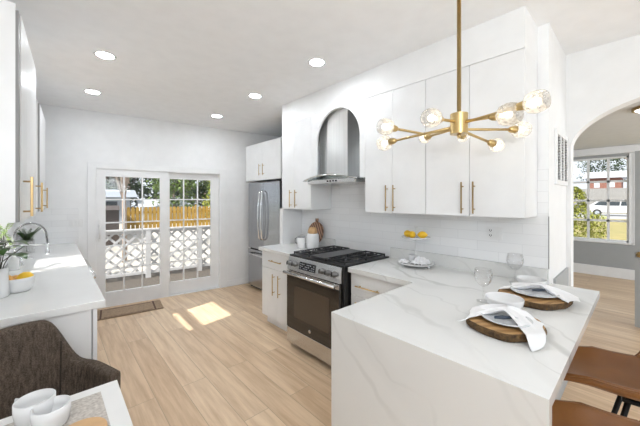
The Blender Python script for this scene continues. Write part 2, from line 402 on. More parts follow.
def tag(o, label, cat, group=None, kind=None):
    o['label'] = label; o['category'] = cat
    if group: o['group'] = group
    if kind: o['kind'] = kind
    return o
def thing(name, label, cat, loc=(0, 0, 0), rz=0, group=None):
    o = bpy.data.objects.new(name, None); COL.objects.link(o); o.location = loc; o.rotation_euler = (0, 0, rz)
    o.empty_display_size = .1
    return tag(o, label, cat, group)
def struct(o, label=None):
    o['kind'] = 'structure'
    if label: o['label'] = label
    return o
def Box(*a, **k):
    m = MB(); m.box(*a, **k); return m
def copy_tree(o, parent=None):
    c = o.copy(); COL.objects.link(c)
    if parent is not None: c.parent = parent
    for ch in [x for x in bpy.data.objects if x.parent == o]:
        copy_tree(ch, c)
    return c

# frames: back wall (s along wall, t behind it) and left wall
BA = -0.12269
BW = Matrix.Translation((0, 5.05, 0)) @ Matrix.Rotation(BA, 4, 'Z')       # local x along the wall, y outwards
LA = -0.035
LW = Matrix.Translation((-.36, 2.1, 0)) @ Matrix.Rotation(LA, 4, 'Z')     # local x into the room, y along the wall
def lx(y): return -.36 + .035 * (y - 2.1)
H = 2.686
WX = 2.483      # range wall
CX = 2.153      # upper cabinet fronts
BX = 1.873      # base cabinet fronts
KT = .92        # worktop height

# ------------------------------------------------------------ structure
o = MB(); o.prism([(-2.6, -3.2), (8.0, -3.2), (8.0, 5.0), (3.3, 5.2), (-.3, 5.2), (-2.6, 5.2)], -.08, 0)
struct(o.build('floor', M['floor'], origin=(0, 0, 0)), 'light oak plank floor running towards the patio door')
o = MB(); o.prism([(-2.7, -3.2), (3.34, -3.2), (3.34, 5.0), (-.42, 5.3), (-.47, 2.17), (-2.7, 2.17)], H, H + .1)
struct(o.build('ceiling', M['ceil']), 'white kitchen ceiling with recessed lights')
struct(Box(3.27, 8.1, -3.2, 5.0, 2.50, 2.6).build('ceiling_far', M['grayceil']))

# range wall with chase for the fridge niche
o = MB()
o.box(WX, 2.65, .426, 3.5, 0, H)
struct(o.build('wall_range', M['wall']))
struct(Box(3.2, 3.34, 3.5, 4.9, 0, H).build('wall_niche', M['wall']))
struct(Box(WX + .01, 3.2, 3.42, 3.5, 0, H).build('wall_niche_side', M['wall']))
# return wall with vent, arch wall
struct(Box(2.65, 3.27, .426, .56, 0, H).build('wall_return', M['wall']))
# arch wall
o = MB()
a_, yc_, z0_, b_ = .745, -.35, 1.911, .3675
arc = [(yc_ + a_ * math.cos(t), z0_ + b_ * math.sin(t)) for t in [PI * i / 40 for i in range(41)]]
poly = [(.426, 0), (.426, H), (-3.2, H), (-3.2, 0), (arc[-1][0], 0)] + arc[::-1] + [(arc[0][0], 0)]
o.prism(poly, 3.142, 3.27, 'x')
struct(o.build('wall_arch', M['wall']), 'white wall with an arched opening to the next room')
# back wall with door opening (frame s .40-2.13)
o = MB()
for (s0, s1, z0, z1) in [(-.40, .40, 0, H), (2.13, 3.35, 0, H), (.40, 2.13, 1.93, H)]:
    o.box(s0, s1, 0, .14, z0, z1, mtx=BW)
struct(o.build('wall_back', M['wall']), 'white end wall with the sliding patio door')
# left wall with window opening
o = MB()
wy0, wy1 = 1.00, 1.72   # along left wall from Y=2.1
for (y0, y1, z0, z1) in [(-.05, wy0, 0, H), (wy1, 2.95, 0, H), (wy0, wy1, 0, 1.08), (wy0, wy1, 2.16, H)]:
    o.box(-.12, 0, y0, y1, z0, z1, mtx=LW)
struct(o.build('wall_left', M['wall']))
struct(Box(-2.6, -.47, 2.05, 2.17, 0, H).build('wall_dining', M['wall']))
struct(Box(-2.7, -2.6, -3.2, 2.17, 0, H).build('wall_dining_left', M['wall']))
# far room
o = MB()
FX = 7.937
W1 = (.17, 1.04, .68, 2.31); W2 = (-1.0, .09, .68, 2.31)
for (y0, y1, z0, z1) in [(1.04, 5.0, 0, 2.5), (.09, .17, .68, 2.31), (-3.2, -1.0, 0, 2.5), (-1.0, 1.04, 0, .68), (-1.0, 1.04, 2.31, 2.5)]:
    o.box(FX, FX + .15, y0, y1, z0, z1)
struct(o.build('wall_far', M['graywall']), 'grey wall of the next room with white windows')
struct(Box(3.27, FX, 1.35, 1.45, 0, 2.5).build('wall_far_side', M['graywall']))
# far room crown and baseboards
struct(Box(FX - .08, FX, -3.2, 1.35, 2.36, 2.50, bev=.02).build('trim_1', M['trim']))
struct(Box(FX - .02, FX, -3.2, 1.35, 0, .19, bev=.005).build('baseboard_far', M['trim']))
# back wall baseboard, left
o = MB(); o.box(2.215, 2.62, -.016, 0, 0, .10, bev=.004, mtx=BW); struct(o.build('baseboard_back', M['trim']))
struct(Box(2.62, 3.14, .41, .426, 0, .93, bev=.004).build('low_grey_panel', M['graywall']))  # grey panel over the return wall up to about worktop height
struct(Box(3.125, 3.142, -3.2, arc[-1][0], 0, .12).build('baseboard_arch', M['trim']))
# soffit above the range run and the end of the run
struct(Box(CX, WX, .489, 3.084, 2.43, H).build('wall_soffit', M['wall']))

# tile backsplash (range wall), tile edge strip
struct(Box(WX - .008, WX, .428, 3.126, 1.02, 1.70).build('wall_tile_backsplash', M['tile']), 'white stacked subway tile backsplash')
struct(Box(WX - .010, WX, .424, .4285, 1.02, 1.375).build('trim_3', M['darkvent']))
# panel between the upper cabinets with the arched hood recess
o = MB()
ya, yb, zs = 1.807, 2.424, 2.10
rad = (yb - ya) / 2
arc2 = [((ya + yb) / 2 + rad * math.cos(t), zs + (2.428 - zs) * math.sin(t)) for t in [PI * i / 32 for i in range(33)]]
poly = [(1.745, 1.70), (1.745, 2.429), (2.517, 2.429), (2.517, 1.70), (yb, 1.70)] + arc2 + [(ya, 1.70)]
o.prism(poly, CX, CX + .02, 'x')
struct(o.build('trim_4', M['cab']), 'white panel with arched opening around the range hood')
# white stub panel closing the counter by the fridge
struct(Box(2.165, WX, 3.085, 3.15, KT, 1.375).build('trim_5', M['cab']))

# ------------------------------------------------------------ patio door (door_1)
o = MB()
for (s0, s1, z0, z1, t0, t1) in [(.344, .438, 0, 2.0, -.018, 0), (2.09, 2.215, 0, 2.0, -.018, 0), (.438, 2.09, 1.915, 2.0, -.018, 0)]:
    o.box(s0, s1, t0, t1, z0, z1, bev=.004, mtx=BW)
for (s0, s1, z0, z1) in [(.40, .438, 0, 1.93), (2.09, 2.13, 0, 1.93), (.438, 2.09, 1.905, 1.93), (.438, 2.09, -.01, .012)]:
    o.box(s0, s1, 0, .14, z0, z1, mtx=BW)
door = struct(o.build('door_1', M['trim']), 'white sliding patio door with gridded glass')
def door_panel(s0, s1, g0, g1, t0, t1, cols, zs, handle):
    o = MB(); zb, zt = .012, 1.905
    o.box(s0, g0, t0, t1, zb, zt, bev=.003, mtx=BW); o.box(g1, s1, t0, t1, zb, zt, bev=.003, mtx=BW)
    o.box(g0, g1, t0, t1, zb, zs[0], mtx=BW); o.box(g0, g1, t0, t1, zs[-1], zt, mtx=BW)
    p = o.build('sliding_panel', M['trim'], door)
    o = MB(); tm = (t0 + t1) / 2
    for c in cols: o.box(c - .009, c + .009, tm - .012, tm + .012, zs[0], zs[-1], mtx=BW)
    for z in zs[1:-1]: o.box(g0, g1, tm - .011, tm + .011, z - .009, z + .009, mtx=BW)
    o.build('muntin_grid', M['trim'], p)
    o = MB(); o.box(g0, g1, tm - .003, tm + .003, zs[0], zs[-1], mtx=BW); o.build('glass_pane', M['pane'], p)
    if handle:
        o = MB()
        o.box(s0 + .022, s0 + .052, t0 - .012, t0, .92, 1.22, bev=.004, mtx=BW)
        o.tube([BW @ Vector(v) for v in [(s0 + .037, t0 - .01, .96), (s0 + .037, t0 - .045, .975), (s0 + .037, t0 - .05, 1.05), (s0 + .037, t0 - .045, 1.125), (s0 + .037, t0 - .01, 1.14)]], .008)
        o.build('door_handle', M['plastic'], p)
zr = [.20, .517, .84, 1.166, 1.49, 1.812]
door_panel(.438, 1.325, .54, 1.204, .005, .05, [.752, .977], zr, True)
door_panel(1.28, 2.09, 1.345, 1.965, .06, .105, [1.548, 1.757], zr, False)

# left window (window_1): outer frame, meeting rail
o = MB()
for (y0, y1, z0, z1) in [(wy0, wy0 + .03, 1.08, 2.16), (wy1 - .03, wy1, 1.08, 2.16), (wy0, wy1, 1.08, 1.11), (wy0, wy1, 2.13, 2.16), (wy0, wy1, 1.61, 1.69)]:
    o.box(-.10, -.05, y0, y1, z0, z1, mtx=LW)
o.box(-.12, .03, wy0 - .03, wy1 + .03, 1.06, 1.08, bev=.004, mtx=LW)
w = struct(o.build('window_1', M['trim']), 'white double-hung window over the left counter')
o = MB(); o.box(-.078, -.074, wy0 + .03, wy1 - .03, 1.11, 2.13, mtx=LW); o.build('glass_pane', M['pane'], w)
# far windows
def far_window(name, W, cols, rows, lab):
    y0, y1, z0, z1 = W; o = MB()
    for (a, b, c, d) in [(y0, y0 + .03, z0, z1), (y1 - .03, y1, z0, z1), (y0, y1, z0, z0 + .035), (y0, y1, z1 - .03, z1)]:
        o.box(FX + .02, FX + .1, a, b, c, d)
    o.box(FX - .04, FX + .02, y0 - .05, y1 + .05, z0 - .03, z0 + .005, bev=.004)
    for (a, b) in [(y0 - .055, y0), (y1, y1 + .03)]:
        o.box(FX - .015, FX, a, b, z0, z1 + .05)
    w = struct(o.build(name, M['trim']), lab)
    o = MB()
    for c in cols: o.box(FX + .045, FX + .065, c - .02, c + .02, z0 + .03, z1 - .03)
    for r in rows: o.box(FX + .045, FX + .065, y0 + .03, y1 - .03, r - .02, r + .02)
    o.build('muntin_grid', M['trim'], w)
    Box(FX + .052, FX + .058, y0 + .03, y1 - .03, z0 + .03, z1 - .03).build('glass_pane', M['pane'], w)
far_window('window_2', W1, [.736, .449], [1.08, 1.47, 1.84], 'white gridded window in the grey room')
far_window('window_3', W2, [-.64, -.28], [1.08, 1.47, 1.84], 'second white window at the right edge')

# glazed door standing open in the far room
dt = Box(4.98, 5.02, -.86, -.02, .02, 2.05, bev=.003)
o = MB()
for (a, b, c, d) in [(-.86, -.76, .02, 2.05), (-.04, .06, .02, 2.05), (-.76, -.04, .02, .95), (-.76, -.04, 1.93, 2.05)]:
    o.box(4.98, 5.02, a, b, c, d)
d2 = struct(o.build('door_2', M['graywall']), 'grey half-glazed door standing open in the next room')
Box(4.995, 5.005, -.76, -.04, .95, 1.93).build('glass_pane', M['pane'], d2)
o = MB()
for sgn in (-1, 1):
    o.cyl((5.0, .02, .86), (5.0 + sgn * .07, .02, .86), .012)
    o.lathe([(0, -.028), (.018, -.024), (.028, -.01), (.03, 0), (.028, .01), (.018, .024), (0, .028)], (5.0 + sgn * .085, .02, .86), 20, Matrix.Rotation(R(90), 4, 'Y'))
    o.cyl((5.0 + sgn * .02, .02, .86), (5.0 + sgn * .028, .02, .86), .03)
o.build('door_knob', M['brassdull'], d2)

# ------------------------------------------------------------ pulls
def pull(parent, p, axis='z', L=.2, out=(-1, 0, 0), m=None, r=.0055, st=.032, name='pull_handle'):
    """bar pull centred at p on the door face, standing off along out"""
    o = MB(); p = Vector(p); n = Vector(out); d = {'z': Vector((0, 0, 1)), 'y': Vector((0, 1, 0)), 'x': Vector((1, 0, 0))}[axis]
    c = p + n * st
    o.cyl(c - d * L / 2, c + d * L / 2, r, seg=12)
    for s in (-1, 1): o.cyl(p + d * s * L * .36, c + d * s * L * .36, r * .8, seg=10)
    return o.build(name, m or M['gold'], parent)

# ------------------------------------------------------------ upper cabinets on the range wall
def upper(name, lab, y0, y1, z0, z1, xf, xb, seams, handles, grp='white upper cabinets'):
    t = thing(name, lab, 'cabinet', ((xf + xb) / 2, (y0 + y1) / 2, z0), 0, grp)
    Box(xf + .02, xb, y0, y1, z0, z1).build('body', M['cab'], t)
    ed = [y0] + seams + [y1]; doors = []
    for a, b in zip(ed, ed[1:]):
        doors.append(Box(xf, xf + .019, a + .0015, b - .0015, z0, z1 - .003, bev=.0015).build('door', M['cab'], t))
    for (hy, hz, L, k) in handles: pull(doors[k], (xf, hy, hz), 'z', L)
    return t
upper('upper_cabinet', 'two-door white upper cabinet just right of the hood, below left of chandelier', 1.141, 1.743, 1.375, 2.43, CX, WX - .01, [1.446], [(1.418, 1.503, .22, 0), (1.492, 1.503, .22, 1)])
upper('upper_cabinet', 'wide two-door white upper cabinet nearest the arched opening', .489, 1.139, 1.375, 2.43, CX, WX - .01, [.815], [(.781, 1.503, .22, 0), (.858, 1.503, .22, 1)])
upper('upper_cabinet', 'narrow two-door white upper cabinet between fridge and hood', 2.519, 3.084, 1.375, 2.43, CX, WX - .01, [2.83], [(2.778, 1.50, .21, 0), (2.884, 1.50, .21, 1)])
t = upper('fridge_cabinet', 'short white two-door cabinet above the stainless fridge', 3.55, 4.60, 1.80, 2.40, 2.455, 3.15, [4.06], [(4.005, 1.965, .18, 0), (4.115, 1.965, .18, 1)])

# ------------------------------------------------------------ base cabinets, range side
def base(lab, y0, y1, fronts, xf=BX, xb=WX - .02):
    t = thing('base_cabinet', lab, 'cabinet', ((xf + xb) / 2, (y0 + y1) / 2, 0), 0, 'white base cabinets')
    Box(xf + .02, xb, y0, y1, .11, KT - .04).build('body', M['cab'], t)
    Box(xf + .075, xb, y0, y1, 0, .11).build('toe_kick', M['cab'], t)
    for (nm, a, b, c, d, hd) in fronts:
        f = Box(xf, xf + .019, a + .0015, b - .0015, c, d, bev=.0015).build(nm, M['cab'], t)
        if hd: pull(f, (xf, hd[1], hd[2]), hd[0], hd[3])
    return t
base('white base cabinet with one drawer over two doors left of the range', 2.452, 3.10,
     [('drawer', 2.452, 3.10, .69, .873, ('y', 2.79, .785, .24)), ('door', 2.452, 2.776, .115, .685, ('z', 2.72, .52, .24)), ('door', 2.776, 3.10, .115, .685, ('z', 2.83, .52, .24))])
base('white drawer cabinet between the range and the peninsula', 1.075, 1.668,
     [('drawer', 1.07, 1.668, .69, .873, ('y', 1.475, .776, .24)), ('drawer', 1.07, 1.668, .405, .685, ('y', 1.475, .64, .24)), ('drawer', 1.07, 1.668, .115, .40, ('y', 1.475, .35, .24))])
# peninsula body under the slab
t = thing('peninsula_cabinet', 'white cabinet block beneath the veined peninsula top', 'cabinet', (1.5, .8, 0))
Box(1.09, WX - .02, .50, 1.04, .0, KT - .04).build('body', M['cab'], t)
# worktops
o = MB()
o.prism([(1.045, .179), (2.514, .179), (2.514, .42), (WX, .42), (WX, 1.672), (1.838, 1.672), (1.838, 1.062), (1.045, 1.062)], KT - .04, KT)
pen = o.build('peninsula_worktop', M['quartz'], origin=(1.75, .6, KT - .04), bevel=.0015)
tag(pen, 'white veined quartz peninsula worktop with waterfall end set with plates', 'worktop')
Box(1.0445, 1.083, .1785, 1.0625, 0, KT + .0003, bev=.0008).build('waterfall_end', M['quartz'], pen)
Box(WX - .03, WX - .009, .43, 1.672, KT, 1.02, bev=.001).build('upstand', M['quartz'], pen)
wt = Box(1.838, WX, 2.448, 3.126, KT - .04, KT, bev=.0015).build('worktop', M['quartz'])
tag(wt, 'short white quartz worktop between fridge and range', 'worktop')
Box(WX - .03, WX - .009, 2.448, 3.08, KT, 1.02, bev=.001).build('upstand', M['quartz'], wt)

# ------------------------------------------------------------ range
RY0, RY1 = 1.685, 2.44
t = thing('gas_range', 'stainless slide-in gas range with black oven door', 'range', (2.1, 2.06, 0))
Box(1.80, 2.44, RY0, RY1, .06, .915).build('body', M['black'], t)
for x in (1.86, 2.38):
    for y in (RY0 + .06, RY1 - .06): o = MB(); o.cyl((x, y, 0), (x, y, .06), .018); o.build('foot', M['black'], t)
Box(1.765, 1.80, RY0 + .015, RY1, .06, .205, bev=.004).build('storage_drawer', M['steelh'], t)
d = Box(1.762, 1.80, RY0 + .015, RY1, .21, .775, bev=.004).build('oven_door', M['ovenglass'], t)
Box(1.7605, 1.763, RY0 + .13, RY1 - .12, .33, .64).build('oven_window', M['ovenwin'], d)
Box(1.758, 1.764, RY0 + .015, RY1, .735, .778, bev=.002).build('steel_band', M['steelh'], d)
o = MB(); o.tube([(1.715, RY0 + .03, .765), (1.715, RY1 - .015, .765)], .015, 16)
for y in (RY0 + .05, RY1 - .035): o.box(1.715, 1.762, y - .012, y + .012, .752, .778, bev=.004)
o.build('oven_handle', M['steelh'], d)
o = MB(); o.lathe([(0, 0), (.016, 0), (.016, .002), (.012, .003), (0, .003)], (1.7615, 2.08, .262), 24, Matrix.Rotation(R(-90), 4, 'Y'))
o.build('round_badge', M['steelh'], d)
# slanted control panel
o = MB()
o.prism([(1.765, .785), (1.79, .915), (1.84, .925), (1.84, .785)], RY0 + .012, RY1, 'y')
pn = o.build('control_panel', M['steelh'], t, bevel=.002)
sl = Vector((1.79 - 1.765, 0, .915 - .785)).normalized(); nn = Vector((-sl.z, 0, sl.x))
def onpanel(y, k, off=0): return Vector((1.765, y, .785)) + sl * (k * .132) + nn * off
o = MB()
q = Matrix.Translation(onpanel(2.135, .5, .002)) @ Matrix.Rotation(math.atan2(sl.x, sl.z), 4, 'Y')
o.box(-.002, .002, -.12, .115, -.036, .036, mtx=q); dsp = o.build('display', M['display'], pn)
o = MB()
for i in range(9):
    for j in range(3):
        if (i + j) % 4 != 3: o.box(-.003, -.0022, -.105 + i * .024, -.092 + i * .024, -.026 + j * .02, -.018 + j * .02, mtx=q)
o.build('touch_legend', M['digits'], dsp)
for y in (2.405, 2.325, 1.925, 1.85, 1.77):
    o = MB(); mt = nn.to_track_quat('Z', 'Y').to_matrix().to_4x4()
    o.lathe([(0, 0), (.027, 0), (.027, .006), (.021, .009), (.0195, .032), (.017, .036), (0, .036)], onpanel(y, .5), 24, mt)
    k = o.build('knob', M['knobsteel'], t)
    o = MB(); o.box(-.004, .004, -.02, .02, .034, .042, bev=.002, mtx=Matrix.Translation(onpanel(y, .5)) @ mt); o.build('knob_grip', M['black'], k)
# cooktop
ct = Box(1.80, 2.455, RY0 - .005, RY1 + .005, .915, .93, bev=.003).build('cooktop', M['black'], t)
def grate(y0, y1):
    o = MB(); z0, z1 = .945, .958; x0, x1 = 1.835, 2.42
    for y in (y0, y1 - .012): o.box(x0, x1, y, y + .012, z0, z1, bev=.002)
    for x in (x0, x1 - .012, (x0 + x1) / 2 - .006): o.box(x, x + .012, y0, y1, z0, z1, bev=.002)
    ym = (y0 + y1) / 2
    o.box(x0, x1, ym - .006, ym + .006, z0, z1, bev=.002)
    for xc in (x0 + .145, x1 - .145):
        for a in range(8):
            if a % 2: 
                dx, dy = math.cos(a * PI / 4), math.sin(a * PI / 4)
                o.cyl((xc + dx * .035, ym + dy * .035, z1 - .006), (xc + dx * .12, ym + dy * .10, z1 - .006), .006, seg=6)
        o.box(xc - .006, xc + .006, y0, y1, z0, z1, bev=.002)
    for x in (x0 + .006, x1 - .006, (x0 + x1) / 2):
        for y in (y0 + .006, y1 - .006): o.cyl((x, y, .93), (x, y, .95), .007, seg=8)
    g = o.build('grate', M['iron'], t); return g
grate(RY0 + .02, RY0 + .265); grate(RY1 - .265, RY1 - .02)
gd = Box(1.85, 2.41, RY0 + .275, RY1 - .275, .936, .952, bev=.004).build('griddle', M['griddle'], t)
for y in (RY0 + .142, RY1 - .142):
    for x in (1.98, 2.275):
        o = MB(); o.lathe([(0, .93), (.045, .93), (.045, .937), (.03, .94), (.03, .946), (0, .946)], (x, y, 0), 20); o.build('burner', M['iron'], t)

# ------------------------------------------------------------ range hood
t = thing('range_hood', 'stainless chimney hood with curved glass canopy in the arched recess', 'range hood', (2.3, 2.13, 1.66))
o = MB()
o.prism([(2.20, 2.005), (2.20, 2.30), (2.235, 2.46), (WX, 2.46), (WX, 2.005)], 1.70, 2.425, 'z')
o.build('chimney', M['steel'], t)
o = MB()
o.box(2.06, WX - .01, 1.80, 2.46, 1.655, 1.70, bev=.006); o.build('hood_body', M['steelh'], t)
def can(u, v):
    y = 1.735 + u * .775; k = (u - .5) * 2
    x = 2.03 - .06 * (1 - k * k) + (WX - .01 - 2.03 + .06 * (1 - k * k)) * v
    return (x, y, 1.735 - .045 * k * k - .002)
o = MB(); o.grid(can, 25, 6); o.build('glass_canopy', M['hoodglass'], t, solid=.008)
o = MB(); o.tube([can(i / 24, 0) for i in range(25)], .005, 8); o.build('canopy_edge', M['chrome'], t)
for i in range(4):
    o = MB(); o.lathe([(0, 0), (.008, 0), (.008, .004), (0, .004)], (2.058, 2.03 + i * .04, 1.677), 12, Matrix.Rotation(R(-90), 4, 'Y')); o.build('hood_button', M['black'], t)

# ------------------------------------------------------------ fridge
t = thing('refrigerator', 'stainless french-door refrigerator in the corner niche', 'refrigerator', (2.8, 4.03, 0))
Box(2.50, 3.15, 3.57, 4.51, .02, 1.765).build('body', M['black'], t)
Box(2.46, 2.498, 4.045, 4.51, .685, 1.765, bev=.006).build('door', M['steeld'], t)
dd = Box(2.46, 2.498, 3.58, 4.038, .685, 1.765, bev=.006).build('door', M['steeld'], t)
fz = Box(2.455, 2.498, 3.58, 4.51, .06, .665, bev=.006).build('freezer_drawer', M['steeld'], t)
for y in (4.0, 4.085):
    o = MB(); o.tube([(2.458, y, .85), (2.415, y, .88), (2.395, y, 1.05), (2.39, y, 1.2), (2.395, y, 1.4), (2.415, y, 1.60), (2.458, y, 1.63)], .012, 12); o.build('door_handle', M['chrome'], t)
o = MB(); o.tube([(2.455, 3.68, .60), (2.40, 3.71, .60), (2.39, 4.05, .60), (2.40, 4.38, .60), (2.455, 4.41, .60)], .013, 12); o.build('drawer_handle', M['chrome'], fz)

# ------------------------------------------------------------ left run
t = thing('left_base_cabinet', 'long white base cabinet under the sunlit left counter', 'cabinet', (0, 3.3, 0))
o = MB(); o.prism([(lx(2.08) + .0, 2.08), (.16, 2.08), (.16, 5.02), (lx(5.0), 5.05)], .10, KT - .04); o.build('body', M['cab'], t)
o = MB(); o.prism([(lx(2.08), 2.10), (.10, 2.10), (.10, 5.0), (lx(5.0), 5.0)], 0, .10); o.build('toe_kick', M['cab'], t)
Box(.165, .185, 2.075, 2.095, 0, KT - .045).build('end_trim', M['cab'], t)
for (a, b) in [(2.10, 2.62), (2.62, 3.13), (4.35, 4.98)]:
    f = Box(.163, .182, a + .002, b - .002, .105, KT - .045, bev=.002).build('door', M['cab'], t)
    pull(f, (.182, b - .05, .68), 'z', .2, (1, 0, 0))
t = thing('dishwasher', 'dishwasher front with a round bar handle beneath the left counter', 'dishwasher', (.17, 3.75, .1))
Box(.162, .19, 3.14, 4.34, .105, KT - .045, bev=.003).build('door', M['ceramicgrey'], t)
o = MB(); o.tube([(.265, 3.30, .80), (.265, 4.20, .80)], .022, 16)
for y in (3.36, 4.14): o.cyl((.19, y, .80), (.265, y, .80), .014)
o.build('bar_handle', M['chrome'], t)
o = MB(); o.prism([(lx(2.055) + .002, 2.055), (.22, 2.055), (.22, 5.02), (lx(5.0) + .002, 5.075)], KT - .04, KT)
lw = o.build('left_worktop', M['whitestone'], bevel=.002); tag(lw, 'glossy white worktop along the left wall with sun patch', 'worktop')
# tile on back wall left of door
o = MB(); o.box(-.28, .25, -.008, 0, KT, 1.375, mtx=BW); struct(o.build('wall_tile_left', M['tile2']))

def left_upper(lab, y0, y1, z1, dep, seams, handles, xm=None):
    t = thing('upper_cabinet', lab, 'cabinet', LW @ Vector((dep / 2, (y0 + y1) / 2, 1.375)), LA, 'white upper cabinets')
    o = MB(); o.box(.003, dep - .022, y0 + .09, y1, 1.375, z1, mtx=LW); o.build('body', M['cab'], t)
    o = MB(); o.box(.003, dep - .012, y0, y0 + .016, 1.375, z1 + .012, mtx=LW); o.build('end_panel', M['cab'], t)
    o = MB(); o.box(dep - .012, dep - .001, y0 + .001, y0 + .05, 1.376, z1 - .02, mtx=LW); o.build('gap_shade_strip', M['darkvent'], t)  # dark strip painting the shade of the gap beside the door
    o = MB(); o.box(.003, dep - .035, y0 + .016, y0 + .09, 1.38, z1 - .01, mtx=LW); o.build('gap_shade_backing', M['darkvent'], t)  # recess backing coloured dark for the shade inside the gap
    ed = [y0 + .09] + seams + [y1]; ds = []
    for a, b in zip(ed, ed[1:]):
        o = MB(); o.box(dep - .019, dep, a + .003, b - .003, 1.375, z1, bev=.003, mtx=LW); ds.append(o.build('door', M['cab'], t))
    for (hy, k) in handles:
        o = MB(); st = .034
        o.box(dep + st - .006, dep + st + .006, hy - .008, hy + .008, 1.398, 1.617, bev=.002, mtx=LW)
        for z in (1.425, 1.59): o.cyl(LW @ Vector((dep, hy, z)), LW @ Vector((dep + st, hy, z)), .005, seg=10)
        o.build('pull_handle', M['gold'], ds[k])
    return t
left_upper('tall white upper cabinet at the left edge with large brass pulls', .02, .97, 2.46, .232, [.36, .66], [(.20, 0), (.93, 2)])
left_upper('far white upper cabinet on the left wall beyond the window', 1.80, 2.70, 2.43, .20, [2.3], [(2.25, 0)])

# ------------------------------------------------------------ recessed lights
for i, (x, y, lab) in enumerate([(.32, 3.0, 'large round recessed light nearest at upper left'), (.325, 4.11, 'recessed light above the left counter end, by the patio door'), (1.70, 1.91, 'recessed ceiling light in front of the hood'),
                    (1.725, 3.01, 'recessed ceiling light between hood and fridge cabinet'), (1.735, 4.1, 'smallest recessed light by the fridge and end wall')]):
    t = thing('recessed_light', lab, 'ceiling light', (x, y, H), 0, 'recessed ceiling lights')
    o = MB(); o.lathe([(.060, -.003), (.066, -.006), (.078, -.004), (.080, 0), (.06, 0)], (x, y, H), 36); o.build('trim_ring', M['plastic'], t)
    o = MB(); o.lathe([(0, -.003), (.061, -.003), (.061, -.001), (0, -.001)], (x, y, H), 36); o.build('diffuser', M['led'], t)
t = thing('ceiling_lamp', 'small flush ceiling lamp seen through the arch', 'ceiling light', (4.8, -.09, 2.5))
o = MB(); o.lathe([(0, -.07), (.10, -.06), (.15, -.03), (.16, 0), (0, 0)], (4.8, -.09, 2.5), 32); o.build('shade', M['lampshade'], t)
o = MB(); o.lathe([(.155, -.03), (.175, -.03), (.175, 0), (.155, 0)], (4.8, -.09, 2.5), 32); o.build('rim', M['brassdull'], t)

# ------------------------------------------------------------ chandelier
def px(u, d, z=None, v=None):
    """point at view depth d below image column u (used once to set the lamp out in the room)"""
    r = (u - 320) / 293.44 * d; c, s = math.cos(R(42.296)), math.sin(R(42.296))
    return Vector((r * c + d * s, -r * s + d * c, z if z is not None else 1.49 - (v - 199.555) * d / 293.44))
HUB = px(459, 1.60, v=124)
t = thing('chandelier', 'brass sputnik chandelier with faceted glass globes over the peninsula', 'chandelier', HUB)
o = MB(); o.cyl(HUB - Vector((0, 0, .055)), HUB + Vector((0, 0, .055)), .045, seg=32); hub = o.build('hub', M['brass'], t, auto=30)
o = MB(); o.lathe([(0, -.022), (.008, -.02), (.011, -.01), (.008, 0), (0, 0)], HUB - Vector((0, 0, .055)), 16); o.build('finial', M['brass'], hub)
o = MB(); o.cyl(HUB + Vector((0, 0, .055)), (HUB.x, HUB.y, H - .02), .011); o.build('rod', M['brass'], t)
o = MB(); o.lathe([(0, -.025), (.05, -.025), (.062, -.012), (.062, 0), (0, 0)], (HUB.x, HUB.y, H), 32); o.build('ceiling_canopy', M['brass'], t)
globes = [  # u, v, depth, size, start height on hub, elbow
    (535.5, 102, 1.40, 1.0, .0), (508.5, 114.5, 1.52, 1.12, .01), (432, 118, 1.62, 1.0, .01), (386, 127, 1.86, .98, -.02),
    (385, 143, 2.12, 1.0, -.01), (520.5, 129.5, 1.86, .98, -.03), (496, 145, 1.92, .82, -.03), (463, 136.5, 2.14, .75, -.03), (425, 137.5, 2.16, .75, -.02)]
for i, (u, v, d, sz, dz) in enumerate(globes):
    d *= .914; sz *= .914; g = px(u, d, v=v)
    src = HUB + Vector((0, 0, dz))
    dr = (g - src).normalized()
    sk = g - dr * .050 * sz
    if i == 3:
        el = px(424, 1.81, v=134); dr = (g - el).normalized(); sk = g - dr * .05 * sz
        pts = [src, src.lerp(el, .5), el, sk]
    else:
        pts = [src, src.lerp(sk, .5), sk]
    o = MB(); o.tube(pts, .0075, 12); arm = o.build('arm', M['brass'], t)
    q = dr.to_track_quat('Z', 'Y').to_matrix().to_4x4()
    o = MB(); o.lathe([(0, -.04), (.010, -.038), (.018, -.024), (.021, -.004), (.021, .012), (0, .012)], sk, 20, q); o.build('socket', M['brass'], arm)
    # faceted tumbler shaped globe
    o = MB(); rr = .05 * sz; sz *= .9
    prof = [(.020, .006), (.030, .008), (.048, .022), (.056, .045), (.0565, .068), (.052, .090), (.046, .104), (.042, .107)]
    o.lathe([(r * sz, z * sz) for r, z in prof], sk, 14, q); gl = o.build('glass_globe', M['crystal'], t, solid=.004)
    for p in gl.data.polygons: p.use_smooth = False
    o = MB(); o.lathe([(0, .006), (.009, .008), (.011, .025), (.018, .042), (.019, .052), (.013, .064), (0, .068)], sk, 14, q); o.build('bulb', M['bulb'], gl)

